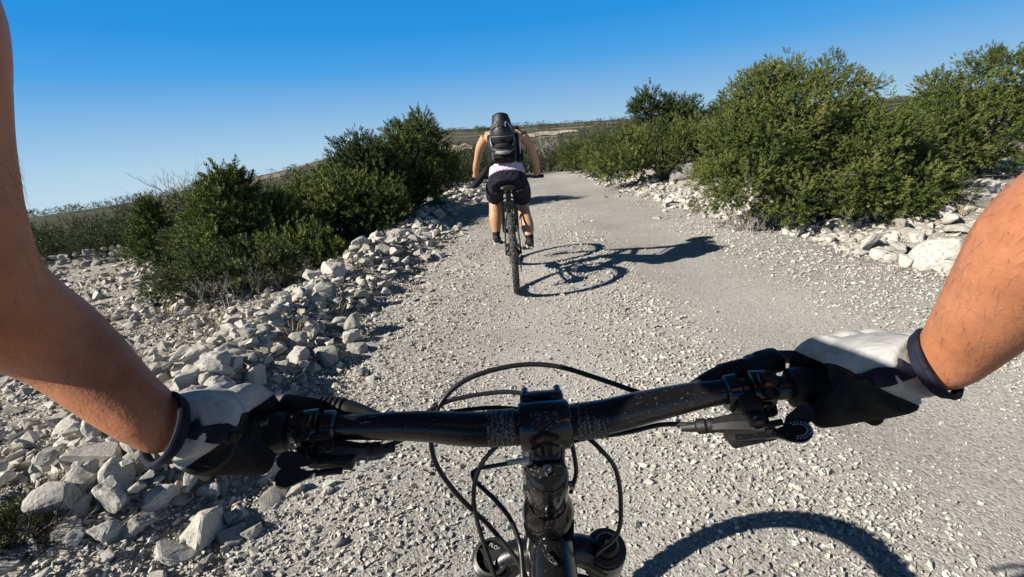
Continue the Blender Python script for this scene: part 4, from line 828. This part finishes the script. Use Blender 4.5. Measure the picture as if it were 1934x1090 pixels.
M['pack_black'] = cloth('black_pack_fabric', (.010, .010, .011), (.020, .020, .021), 20, 400, .3)
M['jersey'] = cloth('dark_jersey', (.02, .022, .03), (.035, .037, .045), 9, 400, .3)
M['shoe'] = cloth('grey_shoe', (.025, .025, .026), (.06, .06, .06), 40, 500, .3)
M['sole'] = simple('pale_sole', (.30, .29, .27), (.45, .44, .41), .8, 40)
M['helmet'] = worn_black('helmet_navy', (.009, .011, .018), .5, .1, wlo=.8)
M['helmet_grey'] = worn_black('helmet_grey', (.22, .22, .22), .5, .1, wlo=.8)
M['port'] = worn_black('helmet_inside', (.004, .004, .005), .7, .1, wlo=.8)
M['hairstrand'] = simple('arm_hair', (.05, .028, .016), (.10, .06, .035), .6, 50, bs=0)
M['hair'] = simple('head_hair', (.03, .018, .01), (.07, .045, .025), .6, 200, bs=.6, bd=.004)
def mesh_obj(name, me, mat, parent, off=(0, 0, 0)):
    o = Vector(off)
    for v in me.vertices: v.co -= o
    me.materials.clear(); me.materials.append(mat); me.polygons.foreach_set('use_smooth', [True]*len(me.polygons)); return link(name, me, parent)
def seg_dist(p, chain):
    best = 9
    for (a, ra), (b, rb) in zip(chain[:-1], chain[1:]):
        ab = b-a; t = max(0, min(1, (p-a).dot(ab)/(ab.length_squared+1e-12))); best = min(best, (p-(a+ab*t)).length-(ra+(rb-ra)*t))
    return best
# ---- the viewer: arms in the picture, body behind and above the camera
ME = Vector((0, -.30, 0)); me_root = empty('person', ME); tag(me_root, 'viewer riding the worn black bike, tanned bare forearms and white gloves on the grips', 'person')
AL = [(-.255, .308, 1.136), (-.261, .302, 1.147), (-.284, .304, 1.174), (-.312, .307, 1.212), (-.324, .282, 1.254), (-.321, .273, 1.298), (-.320, .286, 1.355), (-.304, .290, 1.428), (-.284, .19, 1.432), (-.235, .04, 1.430), (-.19, -.06, 1.445)]
RL = [.0205, .0225, .0265, .0325, .0395, .0425, .042, .0415, .047, .05, .06]
AR = [(.297, .308, 1.136), (.302, .299, 1.145), (.304, .286, 1.173), (.300, .265, 1.213), (.294, .241, 1.254), (.304, .20, 1.290), (.318, .150, 1.325), (.295, .07, 1.37), (.25, .0, 1.41), (.20, -.06, 1.445)]
RR_ = [.0205, .0225, .027, 0.0325, .0360, .039, .042, .044, .048, .06]
g = Geo()
for P_, r_ in ((AL, RL), (AR, RR_)): g.tube(P_, [(q, q*.93) for q in r_], 20, 4)
g.tube([(0, -.44, .98), (0, -.40, 1.10), (0, -.34, 1.22), (0, -.24, 1.35), (0, -.13, 1.45)], [(.17, .12), (.15, .10), (.165, .105), (.18, .10), (.14, .07)], 24, 4, up=(0, 1, .6))
g.tube([(-.19, -.06, 1.445), (0, -.12, 1.45), (.19, -.06, 1.445)], [.055, .075, .055], 16, 4)
g.tube([(0, -.12, 1.46), (0, -.09, 1.54), (0, -.07, 1.60)], .055, 16, 3); g.blob((0, -.05, 1.66), (.075, .097, .112), 20); g.tube([(0, .04, 1.675), (0, .063, 1.64), (0, .045, 1.63)], [.010, .015, .010], 8, 2)
g.tube([(0, .0, 1.585), (0, .028, 1.595)], [.03, .022], 10, 2)
for s in (-1, 1):
    g.blob((s*.076, -.06, 1.655), (.012, .02, .032), 10)
    kn, an = ((s*.15, .02, .80), (s*.145, -.16 if s > 0 else .10, .44))
    g.tube([(s*.09, -.40, .97), (s*.13, -.18, .92), kn, (s*.148, (kn[1]+an[1])/2-.03, .62), an, (s*.145, an[1]+.02, .40)], [.095, .082, .056, .054, .036, .034], 16, 4)
bm_ = remesh(g.mesh('b', M['skin']), .0072, 4)
body = mesh_obj('body', bm_, M['skin'], me_root, ME)
# arm hair
r = random.Random(3); g = Geo(); fa = [p for p in bm_.polygons if p.center.z+0 > 1.13 and p.center.z < 1.34 and p.center.y+ME.y > .10 and abs(p.center.x) > .2]
for _ in range(2200):
    p = r.choice(fa); c = np.array(p.center)+np.array(ME); n = np.array(p.normal); s = 1 if c[0] > 0 else -1
    d = np.array((s*.25, .35, -.75))+np.array([r.uniform(-.45, .45) for _ in range(3)]); d -= n*np.dot(d, n); d /= np.linalg.norm(d); l = r.uniform(.006, .014)
    g.tube([c, c+d*l*.5+n*l*.12, c+d*l+n*l*.12], [.00005, .00004, .00002], 3, cap=False)
ah = g.build('arm_hair', M['hairstrand'], body, ME); ah['kind'] = 'stuff'
# gloves
def glove(s):
    X = (lambda p: Vector((p[0], p[1], p[2]))) if s > 0 else (lambda p: Vector((.029-p[0]+(.012 if p[1] < .33 else 0), p[1], p[2])))
    T = lambda L_: [X(p) for p in L_]
    g = Geo()
    palm = [((.2935, .305, 1.1385), .0255), ((.291, .322, 1.131), .026), ((.298, .350, 1.123), .0235), ((.309, .378, 1.114), .0205)]
    g.tube(T([p for p, _ in palm]), [(.0265, .0225), (.031, .0235), (.0375, .0215), (.0395, .0165)], 20, 4, up=(0, .35, .95))
    fb = [(.2775, .0), (.299, .005), (.320, .005), (.340, -.001)]
    fing = []
    for k, (x, dy) in enumerate(fb):
        gy = .386-(x-.257)*.124; gz = 1.080+(x-.257)*.05; r_ = (.0112, .0115, .0112, .0100)[k]; q = .0178+r_
        ch = [(x+.004, gy-.022, gz+.038), (x, gy+.006+dy, gz+q+.006), (x-.001, gy+q+.003, gz+.008), (x-.002, gy+q*.7, gz-q*.7), (x-.003, gy+.008, gz-q+(-.002 if k == 2 else .003)), (x-.003, gy-(.014 if k == 2 else -.002), gz-q+(0 if k == 2 else .004))]
        g.tube(T(ch), [r_*1.15, r_*1.12, r_, r_*.95, r_*.9, r_*.7], 12, 4); fing.append(ch)
        g.blob(X((x, gy+.004+dy, gz+q+.006)), r_*1.12, 10)
    th = [((.285, .316, 1.118), .022), ((.280, .330, 1.103), .0205), ((.272, .343, 1.087), .0165), ((.2650, .355, 1.073), .0140), ((.2585, .363, 1.063), .0110)]
    g.tube(T([p for p, _ in th]), [q for _, q in th], 14, 4)
    web = [((.284, .346, 1.112), .018), ((.279, .368, 1.104), .0145)]
    g.tube(T([p for p, _ in web]), [q for _, q in web], 12, 3); g.blob(X((.289, .335, 1.110)), .021, 14)
    me = remesh(g.mesh('g', M['glove']), .0016, 9, .5)
    thc = [(X(p), q) for p, q in th]; wbc = [(X(p), q) for p, q in web]; plc = [(X(p), q) for p, q in palm]; inx = [(X(p), .011) for p in fing[0][1:4]]; oth = [[(X(p), .011) for p in f] for f in fing]
    PA = Vector((.2765, .375, 1.1045)); PB = Vector((.286, .306, 1.1105)); ab_ = (PB-PA).normalized(); PN = Vector((.45, .15, .88)); PN = (PN-ab_*PN.dot(ab_)).normalized()
    def black(c, n):
        q = Vector((c.x, c.y, c.z)) if s > 0 else Vector((.029-c.x+(.012 if c.y < .33 else 0), c.y, c.z))
        t = (q-PA).dot(ab_)/.07
        return (q-PA).dot(PN) < .0045*math.sin(math.pi*min(max(t, 0), 1))-(.006 if q.x > .30 else 0)-(.010 if q.y > .392 and q.x > .29 else 0)
    bm = bmesh.new(); bm.from_mesh(me); bm.faces.ensure_lookup_table(); st_ = {f.index: black(f.calc_center_median(), f.normal) for f in bm.faces}
    for _ in range(3):   # majority filter, then relax the seam line
        st_ = {f.index: sum(1 if st_[q.index] else -1 for v in f.verts for q in v.link_faces) > 0 for f in bm.faces}
    seam = [e for e in bm.edges if len(e.link_faces) == 2 and st_[e.link_faces[0].index] != st_[e.link_faces[1].index]]; nb = {}
    for e in seam: nb.setdefault(e.verts[0], []).append(e.verts[1]); nb.setdefault(e.verts[1], []).append(e.verts[0])
    for _ in range(14):
        new = {v: (v.co*.4+sum((q.co for q in l), Vector())*(.6/len(l))) for v, l in nb.items()}
        for v, c in new.items(): v.co = c
    bm.to_mesh(me); bm.free(); flag = [st_[i] for i in range(len(me.polygons))]; it = iter(())
    out = []
    for want in (True, False):
        m2 = me.copy(); b2 = bmesh.new(); b2.from_mesh(m2); b2.faces.ensure_lookup_table(); bmesh.ops.delete(b2, geom=[f for f in b2.faces if flag[f.index] != want], context='FACES'); b2.to_mesh(m2); b2.free(); out.append(m2)
    blk, wht = out
    bv = BVHTree.FromPolygons([v.co.copy() for v in me.vertices], [list(p.vertices) for p in me.polygons])
    o = mesh_obj('glove', wht, M['glove'], me_root, ME); p = mesh_obj('suede_panel', blk, M['suede'], o, ME)
    # wrist cuff: neoprene sleeve with a rolled edge
    cp = T([(.2985, .3005, 1.1430), (.2972, .3020, 1.1416), (.2960, .3036, 1.1402)])
    g = Geo(); g.tube(cp, [(.0278, .0250), (.0284, .0250), (.0280, .0240)], 26, 3, up=(0, .35, .95), cap=False); g.tube(cp, [(.0262, .0234), (.0268, .0234), (.0264, .0224)], 26, 3, up=(0, .35, .95), cap=False)
    d = cp[0]-cp[1]; d.normalize(); u = Vector((0, .35, .95)); u = (u-d*u.dot(d)).normalized(); w = d.cross(u)
    ring = [cp[0]+w*(.0272*math.cos(a))+u*(.0244*math.sin(a)) for a in np.linspace(0, 2*math.pi, 37)]; g.tube(ring, .0020, 8); cf = g.build('cuff', M['neoprene'], o, ME)
    # strap running from the cuff on to the back of the hand with an oval end
    def ribbon(name, ctl, wd, th_, mat, parent):
        pts = catmull([np.array(q) for q in ctl], 6); ws = np.interp(np.linspace(0, 1, len(pts)), np.linspace(0, 1, len(wd)), wd); V = []; F = []; K = 7
        for i, q in enumerate(pts):
            q = Vector(q); dd = Vector(pts[min(i+1, len(pts)-1)]-pts[max(i-1, 0)]).normalized(); co, no, *_ = bv.find_nearest(q); sd = dd.cross(no).normalized(); row = []
            for k in range(K):
                e = (k/(K-1)*2-1); pp = co+sd*ws[i]*e; c2, n2, *_ = bv.find_nearest(pp); row.append((c2+n2*th_, n2))
            V += [c for c, n in row]
        m = len(pts); F = [(i*K+j, i*K+j+1, (i+1)*K+j+1, (i+1)*K+j) for i in range(m-1) for j in range(K-1)]
        me2 = bpy.data.meshes.new(name); me2.from_pydata([v-ME for v in V], [], F); ob = mesh_obj(name, me2, M[mat], parent); sm = ob.modifiers.new('solid', 'SOLIDIFY'); sm.thickness = .0022; sm.offset = 1; return ob
    ribbon('strap', T([(.278, .301, 1.143), (.272, .308, 1.134), (.270, .317, 1.128), (.271, .325, 1.122)]), [.0085, .0065, .006, .0048], .0018, 'neoprene', o)
    ribbon('strap_oval', T([(.270, .313, 1.130), (.270, .319, 1.126), (.271, .324, 1.1225)]), [.0022, .0036, .0022], .0042, 'suede', o)
    return o
glove(1); glove(-1)
# clothing of the viewer (out of the picture, seen from elsewhere)
g = Geo(); g.tube([(0, -.42, 1.02), (0, -.39, 1.10), (0, -.34, 1.22), (0, -.24, 1.35), (0, -.14, 1.455)], [(.182, .132), (.165, .115), (.178, .115), (.192, .110), (.13, .07)], 26, 4, up=(0, 1, .6)); g.tube([(-.222, .0, 1.436), (-.19, -.06, 1.445), (0, -.12, 1.45), (.19, -.06, 1.445), (.222, -.03, 1.43)], [.062, .066, .08, .066, .062], 18, 4)
mesh_obj('jersey', remesh(g.mesh('j', M['jersey']), .014, 5), M['jersey'], me_root, ME)
g = Geo(); g.tube([(0, -.45, .95), (0, -.42, 1.04)], [(.185, .135), (.178, .130)], 24, 3, up=(0, 1, .6))
for s in (-1, 1):
    g.tube([(s*.085, -.42, .96), (s*.13, -.18, .925), (s*.148, -.02, .83)], [.112, .10, .085], 18, 4)
mesh_obj('shorts', remesh(g.mesh('s', M['shorts']), .016, 5), M['shorts'], me_root, ME)
for s in (-1, 1):
    y = -.19 if s > 0 else .15; z = .36 if s > 0 else .325; g = Geo(); g.tube([(s*.14, y-.03, z+.035), (s*.14, y+.04, z+.045), (s*.14, y+.13, z+.03), (s*.142, y+.2, z+.022)], [(.034, .042), (.04, .05), (.044, .034), (.026, .02)], 16, 4, up=(0, 0, 1)); g.tube([(s*.142, y, z+.05), (s*.143, y+.01, z+.10)], [.04, .037], 14, 2)
    g.build('shoe', M['shoe'], me_root, ME)
hl = empty('bike_helmet', (0, -.06, 1.70)); tag(hl, 'dark open face helmet on the head of the viewer', 'helmet')
g = Geo(); g.blob((0, -.06, 1.705), (.098, .128, .085), 22); g.build('shell', M['helmet'], hl, hl.location.copy()); g = Geo(); g.tube([(0, .03, 1.73), (0, .10, 1.725), (0, .135, 1.72)], [(.075, .008), (.07, .006), (.05, .004)], 14, 3, up=(0, 0, 1)); g.build('visor', M['black'], hl, hl.location.copy())

# ---- the cyclist ahead and her bike
BX, BY = .04, 4.07; B0 = Vector((BX, BY, 0)); ob = empty('mountain_bike', B0); tag(ob, 'black mountain bike ridden away down the middle of the road', 'bicycle')
fr2, fk2, ht2, hb2 = bike_body(ob, BX, BY, 1.08, .918, M['black'], B0, crank=math.pi, saddle_y=.17)
W = lambda x, y, z: np.array((BX+x, BY+y, z))
g = Geo(); g.tube([ht2, ht2+(0, -.015, .035)], .017, 12); g.tube([ht2+(0, -.012, .02), W(0, .735, .955)], [.017, .018], 12); g.build('stem', M['black'], ob, B0)
g = Geo(); g.tube([W(-.36, .70, .968), W(-.22, .722, .965), W(-.08, .735, .955), W(.08, .735, .952), W(.22, .722, .946), W(.36, .70, .938)], [.011, .011, .015, .015, .011, .011], 12, 4); g.build('handlebar', M['black'], ob, B0)
for s, z in ((-1, .967), (1, .940)):
    g = Geo(); g.tube([W(s*.245, .72, z+.002), W(s*.362, .70, z)], .017, 14); g.build('grip', M['rubber'], ob, B0)
    g = Geo(); g.tube([W(s*.20, .725, z+.003), W(s*.21, .76, z), W(s*.30, .765, z-.012)], [.013, .010, .006], 8, 3); g.build('brake_lever', M['black'], ob, B0)
for P_ in ([W(-.2, .74, .96), W(-.08, .85, .98), W(.05, .83, .90), W(.06, .80, .8)], [W(.2, .74, .94), W(.08, .86, .98), W(-.05, .82, .9), W(-.03, .7, .82)]): g = Geo(); g.tube(P_, .0028, 6, 5); g.build('cable', M['cable'], ob, B0)
pr = empty('person', B0); tag(pr, 'cyclist seen from behind in pale top and dark shorts, riding ahead on the road', 'person')
g = Geo()
g.tube([W(0, .17, .95), W(0, .21, 1.02), W(0, .28, 1.12), W(0, .39, 1.25), W(0, .48, 1.335), W(0, .52, 1.375)], [(.140, .105), (.146, .110), (.118, .090), (.140, .103), (.15, .085), (.08, .06)], 22, 4, up=(0, -.8, .6))
g.tube([W(-.165, .49, 1.345), W(0, .50, 1.35), W(.165, .49, 1.335)], [.047, .06, .047], 14, 3)
g.tube([W(0, .50, 1.36), W(0, .56, 1.395), W(0, .60, 1.42)], .05, 14, 3); g.blob(W(0, .64, 1.43), (.074, .095, .105), 18); g.tube([W(0, .73, 1.435), W(0, .75, 1.407), W(0, .73, 1.40)], [.008, .014, .009], 8, 2); g.tube([W(0, .695, 1.355), W(0, .72, 1.363)], [.028, .02], 8, 2)
for s in (-1, 1): g.blob(W(s*.076, .625, 1.425), (.011, .019, .03), 8)
HP = {1: (W(.30, .712, .958), W(.272, .60, 1.13)), -1: (W(-.30, .712, .985), W(-.262, .59, 1.15))}
for s in (-1, 1):
    h, e = HP[s]; sh = W(s*.165, .49, 1.34); g.tube([sh, (sh+e)/2+(s*.012, -.01, .01), e, (e+h)/2+(s*.006, -.005, .004), h], [.048, .041, .034, .033, .024], 14, 4)
    b = h; g.tube([b+(0, -.012, .012), b+(0, .012, .008)], [(.035, .018), (.04, .016)], 12, 3, up=(0, .3, .9))
    for k in range(4): x = -.028+.019*k; g.tube([b+(x, .012, .006), b+(x, .030, -.002), b+(x, .026, -.026), b+(x, .004, -.034)], [.010, .0095, .009, .0075], 8, 3)
    g.tube([b+(-s*.03, -.01, .006), b+(-s*.045, -.006, -.012), b+(-s*.045, .012, -.028)], [.012, .010, .008], 8, 3)
g.tube([W(.088, .19, .945), W(.115, .36, .85), W(.125, .50, .735), W(.138, .42, .62), W(.150, .33, .53), W(.158, .25, .43), W(.158, .245, .39)], [.088, .082, .060, .058, .062, .037, .036], 16, 4)
g.tube([W(-.088, .19, .945), W(-.115, .38, .885), W(-.130, .565, .79), W(-.138, .55, .67), W(-.142, .535, .58), W(-.146, .53, .44), W(-.146, .53, .40)], [.088, .082, .060, .060, .063, .037, .036], 16, 4)
mesh_obj('body', remesh(g.mesh('b2', M['skin2']), .0085, 3), M['skin2'], pr, B0)
g = Geo(); g.tube([W(0, .13, .915), W(0, .17, .965), W(0, .205, 1.025)], [(.148, .112), (.164, .124), (.158, .120)], 22, 4, up=(0, -.8, .6))
g.tube([W(.085, .19, .945), W(.118, .36, .855), W(.128, .455, .765)], [.092, .090, .082], 18, 4); g.tube([W(-.085, .19, .945), W(-.118, .38, .885), W(-.130, .52, .795)], [.092, .090, .082], 18, 4)
mesh_obj('shorts', remesh(g.mesh('s2', M['shorts']), .011, 4), M['shorts'], pr, B0)
g = Geo(); g.tube([W(0, .185, 1.00), W(0, .225, 1.06), W(0, .29, 1.14), W(0, .395, 1.255), W(0, .47, 1.325)], [(.162, .126), (.152, .116), (.130, .103), (.150, .114), (.13, .085)], 24, 4, up=(0, -.8, .6))
mesh_obj('tank_top', remesh(g.mesh('t2', M['top']), .008, 3), M['top'], pr, B0)
for s, y, x in ((1, .235, .160), (-1, .515, -.148)):
    g = Geo(); g.tube([W(x, y-.045, .385), W(x, y-.02, .39), W(x, y+.05, .385), W(x, y+.14, .368), W(x, y+.20, .362)], [(.022, .030), (.034, .036), (.038, .032), (.043, .022), (.026, .016)], 14, 4, up=(0, 0, 1)); g.tube([W(x, y-.01, .40), W(x, y-.005, .445)], [.037, .036], 14, 2); so_ = g.build('shoe', M['shoe'], pr, B0)
    g = Geo(); g.tube([W(x, y-.055, .352), W(x, y-.02, .352), W(x, y+.06, .35), W(x, y+.14, .348), W(x, y+.21, .352)], [(.024, .006), (.037, .009), (.036, .008), (.045, .008), (.024, .006)], 14, 4, up=(0, 0, 1)); g.build('sole', M['sole'], so_, B0)
    g = Geo(); g.tube([W(x, y-.008, .435), W(x, y-.004, .462)], [.0375, .0365], 14); g.build('sock', M['pack_black'], so_, B0)
g = Geo(); g.blob(W(0, .625, 1.445), (.08, .098, .102), 18); g.tube([W(0, .55, 1.42), W(0, .51, 1.39)], [.05, .03], 10, 2); g.build('hair', M['hair'], pr, B0)
# backpack
u = Vector((0, .58, .815)).normalized(); nrm = Vector((0, -.815, .58)); Mx = Matrix((Vector((1, 0, 0)), u.cross(Vector((1, 0, 0))), u)).transposed()
bp = empty('backpack', W(0, .2, 1.1)); tag(bp, 'grey and black backpack on the back of the cyclist ahead', 'backpack'); BO = bp.location.copy(); pc = Vector(W(-.01, .29, 1.245))
g = Geo(); g.box(pc+nrm*.03, (.215, .17, .36), Mx, bev=.045); g.build('main_bag', M['pack'], bp, BO)
g = Geo(); g.box(pc+nrm*.125-u*.105, (.20, .05, .13), Mx, bev=.02); g.build('front_pocket', M['pack'], bp, BO)
g = Geo(); g.box(pc+nrm*.11-u*.19, (.18, .09, .035), Mx, bev=.012); g.build('bottom_band', M['pack_black'], bp, BO)
for s in (-1, 1):
    g = Geo(); g.box(pc+Vector((s*.112, 0, 0))-nrm*.02-u*.03, (.055, .13, .30), Mx, bev=.02); g.build('side_panel', M['pack_black'], bp, BO)
    g = Geo(); g.tube([W(s*.10, .37, 1.40), W(s*.115, .47, 1.415), W(s*.12, .56, 1.37), W(s*.13, .52, 1.24), W(s*.15, .36, 1.12)], [(.028, .006), (.03, .006), (.03, .006), (.024, .005), (.014, .004)], 8, 4); g.build('shoulder_strap', M['pack_black'], bp, BO)
    g = Geo(); g.tube([W(s*.13, .24, 1.10), W(s*.172, .33, 1.085), W(s*.12, .40, 1.09)], [(.012, .003)]*3, 8, 4, up=(0, 0, 1)); g.build('waist_strap', M['pack_black'], bp, BO)
g = Geo(); g.tube([W(.15, .28, 1.075), W(.195, .25, 1.07), W(.205, .25, 1.035)], [(.010, .002)]*3, 6, 4); g.build('strap_tail', M['pack_black'], bp, BO)
g = Geo(); g.box(pc+nrm*.135-u*.10+Vector((-.092, 0, 0)), (.022, .05, .05), Mx, bev=.006); g.build('yellow_tag', simple('yellow_tag', (.42, .40, .16), (.5, .48, .22), .7), bp, BO)
# full-face helmet strapped on the pack, face to the rear
HC = np.array(W(-.018, .155, 1.36)); hm = empty('full_face_helmet', HC); tag(hm, 'dark full face helmet with raised visor fixed over the back of the cyclist ahead', 'helmet'); HO = hm.location.copy(); hm.scale = (.82, .92, .88)
g = Geo(); g.blob(HC+(0, .02, -.005), (.123, .145, .150), 28); g.tube([HC+(-.118, .04, -.06), HC+(-.108, -.04, -.125), HC+(-.07, -.105, -.15), HC+(0, -.13, -.158), HC+(.07, -.105, -.15), HC+(.108, -.04, -.125), HC+(.118, .04, -.06)], [.03, .03, .026, .025, .026, .03, .03], 12, 4); hsh = g.build('shell', M['helmet'], hm, HO, angle=60)
g = Geo(); g.tube([HC+(-.085, -.098, -.118), HC+(-.05, -.128, -.112), HC+(0, -.138, -.110), HC+(.05, -.128, -.112), HC+(.085, -.098, -.118)], [(.012, .014), (.013, .024), (.013, .027), (.013, .024), (.012, .014)], 12, 4, up=(0, 0, 1)); g.build('face_opening', M['port'], hm, HO)
g = Geo(); g.tube([HC+(-.098, -.075, -.142), HC+(-.06, -.128, -.165), HC+(0, -.150, -.172), HC+(.06, -.128, -.165), HC+(.098, -.075, -.142)], [(.012, .014), (.014, .017), (.014, .019), (.014, .017), (.012, .014)], 12, 4, up=(0, 0, 1)); g.build('chin_bar', M['helmet_grey'], hm, HO)
g = Geo(); g.tube([HC+(x, .02-.145*math.sqrt(max(0, 1-(x/.123)**2-(.028/.15)**2))-.001, -.028+.004*abs(x)/.1) for x in np.linspace(-.112, .112, 15)], .0028, 6); g.build('trim_line', M['helmet_grey'], hm, HO)
V = []; F = []; nx, nz = 15, 8
for k in range(nz):
    t = k/(nz-1)
    for i in range(nx): a = (i/(nx-1)*2-1); wv = .104-.022*t; V.append(HC+(a*wv, -.105+.07*t+.055*a*a, .045+.145*t-.022*a*a))
F = [(k*nx+i, k*nx+i+1, (k+1)*nx+i+1, (k+1)*nx+i) for k in range(nz-1) for i in range(nx-1)]
g = Geo(); g.add(V, F); vz_ = g.build('visor', M['helmet'], hm, HO, angle=60); sm = vz_.modifiers.new('solid', 'SOLIDIFY'); sm.thickness = .006
for s in (-1, 1): g = Geo(); g.tube([HC+(s*.115, -.01, .0), HC+(s*.095, -.085, .055), HC+(s*.05, -.122, .10), HC+(s*.042, -.125, .058)], [.005, .006, .006, .004], 8, 4); g.build('visor_strut', M['helmet_grey'], hm, HO)
g = Geo(); g.box(HC+(.0, -.128, .062), (.022, .012, .045), Matrix.Rotation(-.4, 3, 'X'), bev=.004); g.build('visor_mount', M['port'], hm, HO)
for s in (-1, 1): g = Geo(); g.tube([HC+(s*.118, -.03, -.02), HC+(s*.12, -.04, -.07), HC+(s*.106, -.085, -.11)], [.006, .008, .006], 8, 3); g.build('side_trim', M['helmet_grey'], hm, HO)
# padded pouch at the hip
po = empty('hip_pouch', W(-.26, .24, .93)); tag(po, 'dark paddle shaped pouch hanging at the left hip of the cyclist ahead', 'pouch'); PO = po.location.copy()
g = Geo(); g.tube([W(-.16, .29, 1.095), W(-.20, .27, 1.045), W(-.25, .25, .985), W(-.295, .235, .945), W(-.315, .23, .925)], [(.022, .014), (.042, .026), (.054, .032), (.056, .030), (.032, .016)], 16, 4, up=(.6, 0, -.8)); g.build('pouch_body', M['pack_black'], po, PO)
g = Geo(); g.tube([W(-.10, .28, 1.13), W(-.13, .285, 1.115), W(-.165, .29, 1.09)], [(.010, .003)]*3, 8, 3); g.build('strap', M['pack_black'], po, PO)
